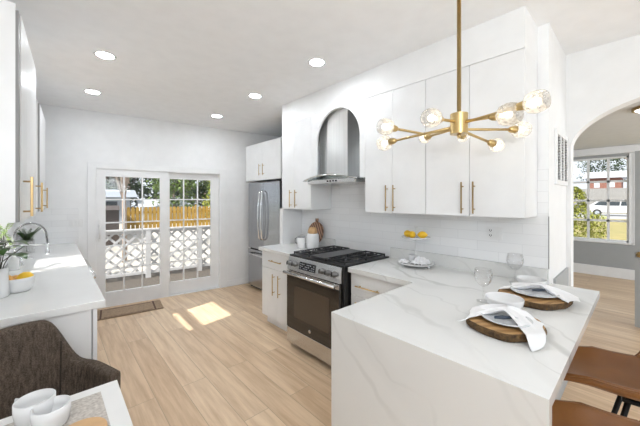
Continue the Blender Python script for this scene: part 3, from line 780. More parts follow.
# ------------------------------------------------------------ wall fittings
t = thing('return_air_vent', 'white wall vent with dark slots beside the arched opening', 'vent', (2.9, .426, 1.58))
o = MB()
for (a, b, c, d) in [(2.66, 2.70, 1.60, 2.0), (3.10, 3.138, 1.60, 2.0), (2.70, 3.10, 1.60, 1.635), (2.70, 3.10, 1.965, 2.0)]: o.box(a, b, .411, .426, c, d, bev=.002)
for x in (2.83, 2.96): o.box(x - .02, x + .02, .412, .426, 1.635, 1.965)
o.build('frame', M['trim'], t)
Box(2.70, 3.10, .424, .4259, 1.635, 1.965).build('grille_backing', M['slot'], t)
o = MB()
for i in range(16): o.box(2.70, 3.10, .414, .424, 1.642 + i * .0205, 1.648 + i * .0205, mtx=None)
o.build('louvres', M['darkvent'], t)
t = thing('wall_outlet', 'white double outlet and switch plate on the tile backsplash', 'outlet', (WX - .012, .755, 1.17))
Box(WX - .014, WX - .008, .70, .80, 1.19, 1.28, bev=.002).build('cover_plate', M['plastic'], t)
o = MB()
for z in (1.212, 1.25):
    for y in (.775, .787): o.box(WX - .0155, WX - .0138, y - .002, y + .002, z, z + .012)
    o.cyl((WX - .0155, .781, z - .004), (WX - .0138, .781, z - .004), .0025, seg=8)
o.build('socket_slots', M['slot'], t)
Box(WX - .018, WX - .014, .716, .742, 1.205, 1.265, bev=.001).build('rocker', M['plastic'], t)
t = thing('light_switch', 'triple white switch plate on the tiles left of the patio door', 'switch', BW @ Vector((.22, -.012, 1.15)), BA)
o = MB(); o.box(.165, .30, -.015, -.008, 1.13, 1.235, bev=.002, mtx=BW); o.build('cover_plate', M['plastic'], t)
for i in range(3):
    o = MB(); o.box(.182 + i * .037, .206 + i * .037, -.021, -.015, 1.15, 1.215, bev=.002, mtx=BW); o.build('rocker', M['plastic'], t)

# ------------------------------------------------------------ left counter things
def bowl_prof(r, h, th=.005, foot=.5):
    out = [(0, 0), (r * foot, 0), (r * foot, .004)]; inn = []
    for i in range(1, 11):
        a = i / 10; rr = r * (foot + (1 - foot) * math.sin(a * PI / 2) ** .9); z = .004 + (h - .004) * (1 - math.cos(a * PI / 2)) ** .85 if False else .004 + (h - .004) * a ** 1.7
        out.append((rr, z)); inn.append((rr - th, z + (th if i < 10 else 0)))
    return out + [(r - th * .5, h + .002)] + inn[::-1] + [(0, th + .003)]
t = thing('fruit_bowl', 'white ceramic bowl of citrus on the left counter', 'bowl', (-.165, 2.62, KT))
o = MB(); o.lathe(bowl_prof(.078, .085, foot=.72), (-.165, 2.62, KT), 40); o.build('bowl', M['ribbed'], t)
def lemon(p, rz, ry=0, s=1, lab='', grp=None, m='lemon', pr=None):
    o = MB(); prof = [(0, -.047), (.006, -.044), (.010, -.038), (.022, -.030), (.030, -.016), (.033, 0), (.030, .016), (.022, .030), (.009, .038), (.006, .043), (0, .045)]
    q = Matrix.Rotation(rz, 4, 'Z') @ Matrix.Rotation(R(90) + ry, 4, 'Y')
    o.lathe([(r * s, z * s) for r, z in prof], p, 20, q); ob = o.build('lemon', M[m], subsurf=1); tag(ob, lab, 'lemon', grp); return ob
lemon((-.128, 2.60, KT + .088), .5, 0, .95, 'whole lemon on top in the white bowl at left', 'lemons')
for k, (dx, dy) in enumerate([(-.03, -.01), (-.01, .045), (-.055, .04), (-.045, -.045)]):
    o = MB(); o.lathe([(0, -.012), (.025, -.012), (.031, -.006), (.032, 0), (.031, .006), (.025, .009), (0, .010)], (-.165 + dx, 2.62 + dy, KT + .072 + .004 * k), 20, Matrix.Rotation(.15 * k, 4, 'X'))
    tag(o.build('orange_half', M['orange']), 'cut orange half lying in the white bowl beside the lemon', 'orange', 'orange halves in the bowl')
# vase with broad leaves
t = thing('leafy_vase', 'tall white vase with broad dark leaves at the left edge', 'vase', (-.245, 2.53, KT))
o = MB(); o.lathe([(0, 0), (.050, 0), (.054, .006), (.053, .06), (.050, .13), (.050, .17), (.046, .17), (.046, .02), (0, .015)], (-.245, 2.53, KT), 32); o.build('vase', M['ceramic'], t)
o = MB(); lf = MB()
for (dx, dy, dz, n_) in [(.02, .05, .30, 0), (.055, -.01, .26, 1), (-.03, .03, .34, 2), (.035, .03, .33, 3), (-.01, -.04, .30, 4)]:
    b0 = Vector((-.245, 2.53, KT + .04)); b1 = Vector((-.245 + dx * .6, 2.53 + dy * .6, KT + .19)); b2 = Vector((-.245 + dx, 2.53 + dy, KT + dz - .02))
    o.tube([b0, b1, b2], .0025, 6)
    for k in range(3):
        a = n_ * 1.3 + k * 2.1; lf.leaf(b2, (math.cos(a), math.sin(a), .15), .11, .08, fold=.15, droop=.35)
o.tube([(-.245, 2.53, KT + .05), (-.225, 2.545, KT + .20), (-.16, 2.60, KT + .255), (-.135, 2.63, KT + .275)], .003, 6)
o.build('stems', M['stem'], t); lf.build('leaves', M['leaf'], t, recalc=False)
# faucet: spring pull-down
t = thing('kitchen_faucet', 'chrome spring pull-down faucet on the left counter', 'faucet', (-.26, 3.75, KT))
fx, fy = -.255, 3.72
o = MB(); o.lathe([(0, 0), (.028, 0), (.028, .008), (.018, .012), (.018, .10), (.013, .105), (.013, .20), (0, .20)], (fx, fy, KT), 24)
o.cyl((fx, fy, KT + .2), (fx, fy, KT + .24), .012); o.build('post', M['chrome'], t)
arcp = [(fx + .105 - .105 * math.cos(a), fy, KT + .235 + .105 * math.sin(a) * 1.15) for a in [PI * i / 20 for i in range(21)]]
arcp.append((fx + .215, fy, KT + .19)); arcp.append((fx + .218, fy, KT + .155))
o = MB(); o.tube(arcp, .007, 10); hose = o.build('hose', M['spring'], t)
sp = []
L = [Vector(p) for p in arcp]
for i in range(len(L) - 1):
    for k in range(12):
        f = i + k / 12; p = L[i].lerp(L[i + 1], k / 12); tt = (L[i + 1] - L[i]).normalized(); n2 = tt.cross(Vector((0, 1, 0))).normalized(); a = f * 2 * PI * 1.3
        sp.append(p + (n2 * math.cos(a) + Vector((0, 1, 0)) * math.sin(a)) * .0125)
o = MB(); o.tube(sp, .0022, 5); o.build('spring_coil', M['chrome'], hose)
o = MB(); o.lathe([(0, 0), (.016, 0), (.019, .01), (.014, .04), (.012, .10), (.009, .105), (0, .105)], (fx + .218, fy, KT + .06), 20); o.build('spray_head', M['chrome'], t)
o = MB(); o.tube([(fx, fy, KT + .165), (fx + .218, fy, KT + .158)], .006, 10); o.build('holder_arm', M['chrome'], t)
o = MB(); o.tube([(fx, fy - .015, KT + .07), (fx + .01, fy - .05, KT + .08), (fx + .015, fy - .075, KT + .10)], .006, 8); o.build('lever', M['chrome'], t)
# glass vase with fern
t = thing('fern_vase', 'small glass vase of feathery green fern behind the faucet', 'vase', (-.205, 4.35, KT))
o = MB(); o.lathe([(0, 0), (.062, 0), (.065, .01), (.060, .15), (.056, .15), (.058, .02), (0, .012)], (-.205, 4.35, KT), 28); o.build('glass_vase', M['wine'], t)
lf = MB(); st = MB()
for k in range(16):
    a = k * 2.4; tilt = .35 + .65 * random.random()
    p0 = Vector((-.205, 4.35, KT + .12)); dirv = Vector((math.cos(a) * tilt * .8, math.sin(a) * tilt, 1.0)).normalized(); ln = .17 + .07 * random.random()
    pts = [p0 + dirv * ln * f - Vector((0, 0, .06 * f * f)) for f in (0, .35, .7, 1)]
    st.tube([Vector((-.205, 4.35, KT + .02))] + pts, .0018, 5)
    for f in range(16):
        q = f / 15; p = p0 + dirv * ln * q - Vector((0, 0, .06 * q * q)); sd = dirv.cross(Vector((0, 0, 1))).normalized()
        for sg in (-1, 1): lf.leaf(p, sd * sg + dirv * .6, .055 * (1.1 - q * .7), .013, fold=.1, droop=.3)
st.build('stems', M['stem'], t); lf.build('leaves', M['fern'], t, recalc=False)
t = thing('potted_herb', 'lime green leafy herb on the sill of the left window', 'plant', (-.285, 3.32, 1.08))
o = MB(); o.lathe([(0, 0), (.03, 0), (.036, .05), (.032, .05), (.03, .045), (0, .045)], (-.285, 3.32, 1.081), 24); o.build('pot', M['ceramic'], t)
lf = MB(); st = MB()
for k in range(70):
    a = k * 2.4; rr = .05 + .04 * ((k * 37) % 10) / 10; b = Vector((-.285 + .03 * math.cos(a), 3.32 + rr * 1.5 * math.sin(a), 1.10 + .22 * ((k * 13) % 17) / 17))
    if k % 5 == 0: st.tube([(-.285, 3.32, 1.12), b], .0015, 5)
    lf.leaf(b, (.5 * math.cos(a), math.sin(a), .3), .05, .035, fold=.2, droop=.3)
st.build('stems', M['stem'], t); lf.build('leaves', M['limeleaf'], t, recalc=False)
# soap bottle, soap pump
t = thing('soap_bottle', 'clear soap bottle between vase and faucet on the left counter', 'bottle', (-.235, 3.42, KT))
o = MB(); o.lathe([(0, 0), (.030, 0), (.032, .01), (.032, .09), (.014, .105), (.014, .115), (0, .115)], (-.235, 3.42, KT), 24); o.build('bottle', M['ribbed'], t)
o = MB(); o.cyl((-.235, 3.42, KT + .115), (-.235, 3.42, KT + .15), .005); o.tube([(-.235, 3.42, KT + .148), (-.19, 3.42, KT + .145)], .005, 8); o.build('pump', M['chrome'], t)
t = thing('soap_dispenser', 'low chrome soap dispenser beside the faucet base', 'soap dispenser', (-.20, 3.60, KT))
o = MB(); o.lathe([(0, 0), (.018, 0), (.018, .006), (.010, .01), (.010, .05), (.014, .055), (.014, .065), (0, .067)], (-.20, 3.60, KT), 20); o.build('base', M['chrome'], t)
o = MB(); o.tube([(-.20, 3.60, KT + .06), (-.15, 3.60, KT + .063), (-.13, 3.60, KT + .052)], .005, 8); o.build('spout', M['chrome'], t)

# ------------------------------------------------------------ right counter things
t = thing('canister', 'white ceramic canister with wooden lid left of the range', 'canister', (2.25, 2.60, KT))
o = MB(); o.lathe([(0, 0), (.066, 0), (.074, .012), (.076, .09), (.072, .155), (.060, .175), (.055, .175), (.055, .17), (0, .17)], (2.25, 2.60, KT), 36); o.build('jar', M['ceramic'], t)
o = MB(); o.lathe([(0, .17), (.050, .172), (.053, .19), (.053, .215), (.045, .235), (.03, .245), (0, .248)], (2.25, 2.60, KT), 28); o.build('wooden_lid', M['lightwood'], t)
t = thing('utensil_cup', 'small white mug with grey rim beside the canister', 'mug', (2.16, 2.70, KT))
o = MB(); o.lathe([(0, 0), (.042, 0), (.047, .01), (.048, .135), (.044, .137), (.042, .02), (0, .015)], (2.16, 2.70, KT), 30); o.build('cup', M['ceramic'], t)
o = MB(); o.lathe([(.049, .125), (.05, .138), (.043, .139), (.043, .128)], (2.16, 2.70, KT), 30); o.build('rim', M['darkvent'], t)
o = MB(); o.tube([(2.13, 2.742, KT + .12), (2.12, 2.765, KT + .11), (2.12, 2.768, KT + .07), (2.13, 2.745, KT + .05)], .006, 8); o.build('handle', M['darkvent'], t)
o = MB(); q = Matrix.Translation((2.40, 2.725, KT + .155)) @ Matrix.Rotation(R(-78), 4, 'Y')
o.lathe([(0, -.009), (.138, -.009), (.142, -.005), (.142, .005), (.138, .009), (0, .009)], (0, 0, 0), 40, q)
o.cyl((2.425, 2.725, KT + .28), (2.43, 2.725, KT + .335), .02)
tag(o.build('cutting_board', M['board'], auto=40), 'round striped walnut board leaning on the backsplash behind the canister', 'cutting board')

# two-tier stand
sx_, sy_ = 2.31, 1.315
t = thing('tiered_stand', 'white two-tier serving stand on the counter by the backsplash', 'serving stand', (sx_, sy_, KT))
o = MB(); o.lathe([(0, .018), (.13, .018), (.152, .03), (.155, .034), (.150, .036), (.128, .025), (0, .024)], (sx_, sy_, KT), 40); o.build('lower_tray', M['ceramic'], t)
o = MB(); o.lathe([(0, .235), (.10, .235), (.118, .246), (.12, .25), (.116, .251), (.098, .241), (0, .241)], (sx_, sy_, KT), 40); o.build('upper_tray', M['ceramic'], t)
o = MB(); o.cyl((sx_, sy_, KT + .02), (sx_, sy_, KT + .33), .005); o.lathe([(.012, 0), (.014, .004), (.012, .008)], (sx_, sy_, KT + .33), 16); o.build('stem', M['ceramic'], t)
for k in range(3):
    a = k * 2 * PI / 3 + .5; o = MB(); o.lathe([(0, 0), (.008, 0), (.01, .01), (.006, .02), (0, .02)], (sx_ + .12 * math.cos(a), sy_ + .12 * math.sin(a), KT), 12); o.build('foot', M['ceramic'], t)
for (dx, dy, rz, lab) in [(-.015, .068, 1.1, 'left lemon on the upper tray of the tiered stand'), (-.05, .005, .4, 'middle lemon on the upper tray, nearest the room'), (.0, -.062, 2.0, 'right lemon on the upper tray of the tiered stand')]:
    lemon((sx_ + dx, sy_ + dy, KT + .272), rz, 0, .95, lab, 'lemons')
def crumple(c, rx, ry, h, seed, m='linen', n=26):
    o = MB(); ph = [random.Random(seed + i).random() * 6 for i in range(6)]
    def f(u, v):
        a = (u - .5) * 2; b = (v - .5) * 2; r = max(abs(a), abs(b))
        k = 1 - .25 * (a * a * b * b)
        z = h * (1 - r ** 2) * (.7 + .3 * math.sin(a * 4 + ph[0])) + h * .35 * abs(math.sin(a * 5 + b * 3 + ph[1])) * (1 - r * .6) + h * .25 * abs(math.sin(b * 7 - a * 2 + ph[2]))
        return (c[0] + rx * a * k + .008 * math.sin(b * 6 + ph[3]), c[1] + ry * b * k + .008 * math.sin(a * 6 + ph[4]), c[2] + max(z, 0) + .002)
    o.grid(f, n, n); return o
tag(crumple((sx_ - .015, sy_ - .055, KT + .026), .075, .07, .04, 3).build('cloth_napkin', M['linen'], solid=.003), 'crumpled white cloth on the lower tray of the stand', 'napkin')
tag(crumple((sx_ - .06, sy_ + .075, KT + .026), .045, .04, .02, 9).build('cloth_napkin', M['linen'], solid=.003), 'smaller folded white cloth at the left of the lower tray', 'napkin')
o = MB(); o.lathe([(0, 0), (.032, 0), (.036, .008), (.037, .055), (.034, .057), (.033, .01), (0, .008)], (sx_ + .045, sy_ + .05, KT + .026), 26)
tag(o.build('ramekin', M['ceramic']), 'little white cup standing on the lower tray of the stand', 'cup')

# ------------------------------------------------------------ place settings
def wood_slab(lab, c, r, th, rz, sx=1.15, sy=.95):
    t = thing('wood_slab', lab, 'charger', (c[0], c[1], c[2]), rz, 'live-edge wood chargers')
    q = Matrix.Rotation(rz, 4, 'Z')
    o = MB(); o.lathe([(0, th - .002), (r * .94, th - .002), (r * .955, th)], c, 48, q, .075, sx, sy)
    top = MB(); top.lathe([(0, th + .0), (r * .955, th)], c, 48, q, .075, sx, sy)
    o2 = MB(); o2.lathe([(0, 0), (r * .93, 0), (r * .99, th * .3), (r * 1.0, th * .6), (r * .975, th * .9), (r * .953, th), (0, th - .001)], c, 48, q, .075, sx, sy)
    o2.build('bark_edge', M['bark'], t)
    top.build('top_face', M['slabwood'], t, recalc=False)
    o.bm.free()
    return t
def plate(lab, c, r):
    o = MB(); o.lathe([(0, 0), (r * .6, 0), (r * .98, .014), (r, .017), (r * .97, .018), (r * .6, .006), (0, .005)], c, 40)
    return tag(o.build('dinner_plate', M['plate']), lab, 'plate', 'dinner plates')
def napkin(lab, c, ang, L1, L2, w1, w2, zc, zend, seed, bd, sc, sr):
    """gathered napkin: two flared wings from a pinched middle, the ends falling towards the worktop"""
    rnd = random.Random(seed); ph = [rnd.random() * 6 for _ in range(4)]
    ca, sa = math.cos(ang), math.sin(ang)
    def f(u, v):
        s_ = (u * (L1 + L2)) - L1; side = -1 if s_ < 0 else 1; LL = L1 if side < 0 else L2; k = abs(s_) / LL
        w = (.055 + (w1 if side < 0 else w2) * (k ** .8)) ; t_ = (v - .5) * 2
        bend = bd * k * k
        zmid = zc + .022 * math.exp(-(k * 3) ** 2) ; drop = max(0, (k - .45) / .55); z = zmid * (1 - drop ** 1.3) + zend[0 if side < 0 else 1] * drop ** 1.3
        z += .010 * (.4 + k) * math.sin(t_ * 5.5 + ph[0] + 1.3 * k) * (1 - .6 * drop) + .004 * math.sin(t_ * 11 + ph[1]) 
        z = max(z, zend[0 if side < 0 else 1] * .999)
        x = s_ + .015 * math.sin(t_ * 3 + ph[2]) * k; y = w * t_ * .5 - bend
        X, Y = c[0] + x * ca - y * sa, c[1] + x * sa + y * ca
        dist = math.hypot(X - sc[0], Y - sc[1])
        if dist < sr: z = max(z, KT + .042 + .010 * max(0, 1 - dist / sr))
        elif dist < sr + .035: z = max(z, KT + .006 + (.036) * (1 - (dist - sr) / .035))
        return (X, Y, z)
    o = MB(); o.grid(f, 50, 26); ob = o.build('napkin', M['linen'], solid=.003, subsurf=1)
    return tag(ob, lab, 'napkin', 'white linen napkins')
def cutlery(lab, a, b):
    o = MB(); a = Vector(a); b = Vector(b); m = a.lerp(b, .45)
    o.tube([a, m], [.0065, .0045], 10)
    ob = o.build('knife_handle', M['navy'], None); 
    return ob
def knife(lab, a, b):
    a = Vector(a); b = Vector(b); t = thing('table_knife', lab, 'knife', a, 0, 'dark-handled knives')
    m = a.lerp(b, .5); o = MB(); o.tube([a, a.lerp(m, .5), m], [.006, .009, .006], 10); o.build('handle', M['navy'], t)
    dr = (b - a).normalized(); n = dr.cross(Vector((0, 0, 1))); o = MB()
    w_ = .008; o._add([m - n * w_ * .6, m + n * w_ * .6, b - dr * .02 + n * w_, b, b - dr * .01 - n * w_], [(0, 1, 2, 3, 4)]); o.build('blade', M['chrome'], t, solid=.0015)
P1 = (1.475, .405); P2 = (2.02, .415)
wood_slab('live-edge wood slab under the nearest plate on the peninsula', (P1[0], P1[1], KT), .138, .034, R(-35))
plate('pale plate on the nearest wood slab under a white napkin', (P1[0], P1[1], KT + .035), .098)
knife('dark-handled knife peeking from the nearest napkin', (P1[0] - .065, P1[1] + .025, KT + .062), (P1[0] + .045, P1[1] - .075, KT + .060))
wood_slab('live-edge wood slab under the far plate by the wall end', (P2[0], P2[1], KT), .170, .034, R(-25))
plate('pale plate on the far wood slab under a white napkin', (P2[0], P2[1], KT + .035), .115)
knife('dark-handled knife peeking from the far napkin', (P2[0] - .03, P2[1] + .0, KT + .064), (P2[0] + .07, P2[1] - .09, KT + .060))
napkin('gathered white napkin hanging over the nearest wood slab', (P1[0] + .04, P1[1] + .01, 0), R(-90), .135, .15, .15, .17, KT + .055, (KT + .030, KT + .006), 3, .09, P1, .15)
napkin('gathered white napkin across the far wood slab', (P2[0] + .06, P2[1] - .02, 0), R(-92), .16, .16, .14, .13, KT + .055, (KT + .04, KT + .03), 8, .04, P2, .185)
def wineglass(lab, c, h, r):
    t = thing('wine_glass', lab, 'wine glass', c, 0, 'wine glasses')
    o = MB(); o.lathe([(0, .002), (r * .7, .001), (r * .72, .003), (.006, .008), (.004, .02), (.0035, h * .42), (.006, h * .45)], c, 28); o.build('stem', M['wine'], t)
    hb = h * .45
    pr = [(.006, hb), (r * .45, hb + .010), (r * .8, hb + .03), (r, hb + .058), (r * .97, hb + (h - hb) * .75), (r * .84, h)]
    o = MB(); o.lathe(pr, c, 32); o.build('glass_bowl', M['wine'], t, solid=.0015)
wineglass('stemmed wine glass nearer the camera, left of the white bowl', (1.78, .60, KT), .185, .047)
wineglass('stemmed wine glass farther back, near the backsplash', (2.33, .585, KT), .20, .05)
o = MB(); o.lathe(bowl_prof(.088, .062, foot=.45), (1.735, .485, KT), 40); tag(o.build('serving_bowl', M['ceramic']), 'white bowl between the two place settings', 'bowl', 'white bowls')
o = MB(); o.lathe(bowl_prof(.085, .05, foot=.45), (2.33, .475 + .02, KT), 40); tag(o.build('serving_bowl', M['ceramic']), 'smaller white bowl behind the far napkin near the wall', 'bowl', 'white bowls')

# ------------------------------------------------------------ bar stools
def stool(lab, cx, cy, rz):
    t = thing('bar_stool', lab, 'stool', (cx, cy, 0), rz, 'cognac leather bar stools')
    def shell(u, v):
        # u across, v from front (counter side) to back rest top
        a = (u - .5) * 2
        if v < .55:
            k = v / .55; y = .22 - .40 * k; z = .635 + .012 * a * a * 1.4 - .010 * math.sin(k * PI) - (.018 * (1 - k / .12) ** 2 if k < .12 else 0)
        else:
            k = (v - .55) / .45; y = -.18 - .075 * math.sin(k * PI / 2); z = .635 + .012 * a * a + .27 * (k ** 1.25)
        hw = .198 * (1 - .10 * abs(2 * v - .9) ** 3)
        rim = .05 * (abs(a) ** 3) * (1 if v > .2 else v / .2)
        y += (.10 * abs(a) ** 2.4 if v >= .55 else .10 * abs(a) ** 2.4 * (v / .55) ** 4)
        return (a * hw, y, z + rim)
    o = MB(); o.grid(shell, 19, 24)
    s_ = o.build('seat_shell', M['leather'], t, world=False, solid=.035, subsurf=1)
    for e in (0, 1):
        o = MB(); o.tube([shell(e, v / 20) for v in range(21)], .004, 6); o.build('piping', M['leather'], t, world=False)
    o = MB(); o.box(-.09, .09, -.24, -.02, .585, .605, bev=.004); o.box(-.10, .10, -.145, -.115, .575, .59); o.build('bracket', M['blackmetal'], t, world=False)
    for (a, b) in ((-1, -1), (1, -1), (1, 1), (-1, 1)):
        o = MB(); o.tube([(a * .08, b * .09 - .13, .59), (a * .16, b * .19 - .10, 0)], [.011, .009], 10); o.build('leg', M['blackmetal'], t, world=False)
    o = MB(); r_ = .135; q_ = .155; o.tube([(r_, q_ - .11, .2), (-r_, q_ - .11, .2), (-r_, -q_ - .11, .2), (r_, -q_ - .11, .2), (r_, q_ - .11, .2)], .008, 8); o.build('footrest', M['blackmetal'], t, world=False)
    return t
stool('cognac leather bar stool at the far place setting', 1.97, .09, R(5))
stool('cognac leather bar stool nearest the camera at the lower right', 1.34, .07, R(5))

# ------------------------------------------------------------ dining corner
t = thing('dining_table', 'white dining table at the lower left corner', 'table', (-.35, .95, 0))
Box(-.95, .195, .40, 1.455, .72, .75, bev=.003).build('table_top', M['table'], t)
Box(-.88, .125, .47, 1.385, .64, .72).build('apron', M['table'], t)
for x in (-.86, .105):
    for y in (.49, 1.365):
        o = MB(); o.cyl((x, y, .0), (x, y, .64), .018, .03); o.build('leg', M['lightwood'], t)
# tub chair
CA = R(27)
t = thing('tub_chair', 'brown-grey tweed tub chair tucked at the dining table', 'chair', (-.065, 1.60, 0), CA)
W2_ = .27; DB = .25
def tubpath(u):
    # u 0..1 from right arm front, round the back, to left arm front ; local: front = -y, right arm = +x
    pts = [(W2_ - .005, -.09), (W2_ + .0, .0), (W2_ - .0, .12), (W2_ - .05, .22), (W2_ - .14, .275), (0, .29), (-W2_ + .14, .275), (-W2_ + .05, .22), (-W2_, .12), (-W2_, 0), (-W2_ + .005, -.09)]
    f = u * (len(pts) - 1); i = min(int(f), len(pts) - 2); k = f - i
    def cr(p0, p1, p2, p3, k): return .5 * ((2 * p1) + (-p0 + p2) * k + (2 * p0 - 5 * p1 + 4 * p2 - p3) * k * k + (-p0 + 3 * p1 - 3 * p2 + p3) * k ** 3)
    P_ = [Vector(p) for p in pts]; g = lambda j: P_[max(0, min(len(P_) - 1, j))]
    return cr(g(i - 1), g(i), g(i + 1), g(i + 2), k)
def topz(u):
    a = min(u, 1 - u) * 2      # 0 at arm front, 1 at centre back
    def ss(x): x = max(0, min(1, x)); return x * x * (3 - 2 * x)
    return .692 + .003 * ss(a / .5) + .220 * ss((a - .47) / .26)
def shell(u, v):
    p = tubpath(u); zt = topz(u); z = .40 + (zt - .40) * v
    a = min(u, 1 - u) * 2; fl = .05 * v * (0 + a)
    n = Vector((p.x, p.y)).normalized()
    return (p.x + n.x * fl * .9, p.y + n.y * fl, z)
o = MB(); o.grid(shell, 45, 14); o.build('backrest_shell', M['tweed'], t, world=False, solid=.055, subsurf=1)
o = MB(); o.prism([(tubpath(i / 30).x * .93, tubpath(i / 30).y * .93) for i in range(31)] + [(-W2_ * .9, -.28), (0, -.30), (W2_ * .9, -.28)], .39, .48, 'z'); o.build('seat', M['tweed'], t, world=False, bevel=.02)
for (u) in (.30, .70):
    o = MB(); o.tube([Vector(shell(u, v / 8)) - Vector((shell(u, v / 8)[0], shell(u, v / 8)[1], 0)).normalized() * .028 for v in range(9)], .004, 6); o.build('seam', M['tweeddark'], t, world=False)
for x in (-.2, .2):
    for y in (-.2, .2):
        o = MB(); o.cyl((x * 1.15, y * 1.15, 0), (x * .9, y * .9, .40), .010, .018); o.build('leg', M['blackmetal'], t, world=False)
# table ware
def mug(lab, c, r, h, rz, tilt=0):
    t = thing('mug', lab, 'mug', c, rz, 'white mugs on the dining table')
    o = MB(); o.lathe([(0, 0), (r * .8, 0), (r * .9, .006), (r, h * .6), (r, h), (r - .004, h + .001), (r - .005, h * .6), (r * .8, .01), (0, .008)], (0, 0, 0), 32); o.build('cup', M['ceramic'], t, world=False)
    o = MB(); o.tube([(r * .95, 0, h * .8), (r + .028, 0, h * .78), (r + .032, 0, h * .4), (r * .92, 0, h * .25)], .005, 8); o.build('handle', M['ceramic'], t, world=False)
mug('white mug farther back on the dining table', (-.045, 1.37, .754), .053, .07, 2.2)
mug('white mug in front, beside the wooden board', (-.004, 1.30, .754), .05, .065, 2.6)
o = MB(); o.prism([(-.30, .95), (.142, .95), (.135, 1.40), (-.30, 1.40)], .7505, .7535, 'z'); tag(o.build('placemat', M['placemat']), 'grey-beige woven placemat at the edge of the dining table', 'placemat')
o = MB(); o.lathe([(0, .0), (.068, .0), (.070, .006), (.068, .014), (0, .014)], (.062, 1.17, .754), 36); tag(o.build('serving_board', M['lightwood'], auto=40), 'round light wood board on the placemat', 'board')
# door mat
t = thing('door_mat', 'tan doormat with brown striped border before the patio door', 'mat', BW @ Vector((.85, -.24, 0)), BA)
o = MB(); o.box(.44, 1.19, -.50, -.10, .001, .010, bev=.003, mtx=BW); o.build('mat_base', M['mat'], t)
for (a, b, c, d) in [(.485, .505, -.49, -.11), (1.085, 1.105, -.49, -.11), (.53, 1.06, -.46, -.45), (.53, 1.06, -.15, -.14), (.44, 1.19, -.499, -.485)]:
    o = MB(); o.box(a, b, c, d, .0102, .0118, mtx=BW); o.build('border_stripe', M['matdark'], t)

# ------------------------------------------------------------ outdoors: patio
o = MB(); o.box(-1.5, 4.6, .14, 2.25, -.16, -.06, mtx=BW); tag(o.build('deck', M['deck']), 'weathered wooden deck outside the patio door', 'deck', kind='structure')
o = MB(); o.prism([(2.4, -1.2), (2.4, -.5), (6.8, .35), (36, .45), (36, -1.2)], -14, 16, 'x', mtx=BW)
struct(o.build('ground_garden', M['concrete']))
struct(Box(8.3, 60, -25, 30, -.25, -.2).build('ground_front', M['lawn']))
struct(Box(-30, -.8, -14, 5.8, -1.0, -.9).build('ground_side', M['lawn']))
def lattice(lab, s0, s1, tt, z0, z1, posts):
    t = thing('lattice_railing', lab, 'railing', BW @ Vector(((s0 + s1) / 2, tt, -.06)), BA)
    o = MB(); o.box(s0, s1, tt - .05, tt + .05, z1, z1 + .035, bev=.004, mtx=BW); o.build('cap_rail', M['lattice'], t)
    o = MB(); o.box(s0, s1, tt - .02, tt + .02, z1 - .05, z1, mtx=BW); o.box(s0, s1, tt - .02, tt + .02, z0, z0 + .05, mtx=BW); o.build('frame_rail', M['lattice'], t)
    for p in posts:
        o = MB(); o.box(p - .045, p + .045, tt - .045, tt + .045, -.06, z1 + (.10 if False else .0), mtx=BW); o.build('post', M['lattice'], t)
    o = MB(); st = .15; h = z1 - z0; w = .040
    k = s0 - h
    while k < s1:
        for sg, dt in ((1, -.006), (-1, .006)):
            a0, a1 = (k, k + h) if sg > 0 else (k + h, k)
            # clip to [s0, s1]
            za, zb = z0, z1; xa, xb = a0, a1
            def clip(xa, za, xb, zb):
                if xa > xb: xa, za, xb, zb = xb, zb, xa, za
                if xb <= s0 or xa >= s1: return None
                if xa < s0: za = za + (zb - za) * (s0 - xa) / (xb - xa); xa = s0
                if xb > s1: zb = za + (zb - za) * (s1 - xa) / (xb - xa); xb = s1
                return xa, za, xb, zb
            c = clip(xa, za, xb, zb)
            if c and c[2] - c[0] > .02:
                xa, za, xb, zb = c
                A = Vector((xa, tt + dt, za)); Bv = Vector((xb, tt + dt, zb)); dv = (Bv - A).normalized(); nv = Vector((-dv.z, 0, dv.x)) * w / 2; ty = Vector((0, .004, 0))
                vs = [A - nv - ty, A + nv - ty, Bv + nv - ty, Bv - nv - ty, A - nv + ty, A + nv + ty, Bv + nv + ty, Bv - nv + ty]
                o._add([BW @ v for v in vs], [(0, 1, 2, 3), (4, 7, 6, 5), (0, 4, 5, 1), (1, 5, 6, 2), (2, 6, 7, 3), (3, 7, 4, 0)])
        k += st * 1.414 / 1.0
    o.build('lattice_panel', M['lattice'], t)
lattice('white lattice railing straight outside the patio door', -.6, 3.6, 1.75, .02, .88, [-.5, 1.20, 2.17, 3.5])
# yellow picket fence far
t = thing('picket_fence', 'yellow pine picket fence across the garden', 'fence', BW @ Vector((2.4, 7.5, -.95)), BA)
for k in range(34):
    s0 = .95 + k * .135
    o = MB(); q = BW @ Matrix.Translation((s0, 7.5, 0))
    zt = 1.22
    o.prism([(-.055, -.95), (.055, -.95), (.055, zt - .06), (.025, zt), (-.025, zt), (-.055, zt - .06)], -.01, .01, 'y', mtx=q); o.build('picket', M['yellowfence'], t)
for z in (.62, 1.02, -.4):
    o = MB(); o.box(.9, 5.6, 7.52, 7.56, z - .05, z + .05, mtx=BW); o.build('rail', M['yellowfence'], t)
for s0 in (.95, 2.2, 3.4, 4.6, 5.5):
    o = MB(); o.box(s0 - .05, s0 + .05, 7.56, 7.66, -.95, 1.28, mtx=BW); o.build('post', M['yellowfence'], t)
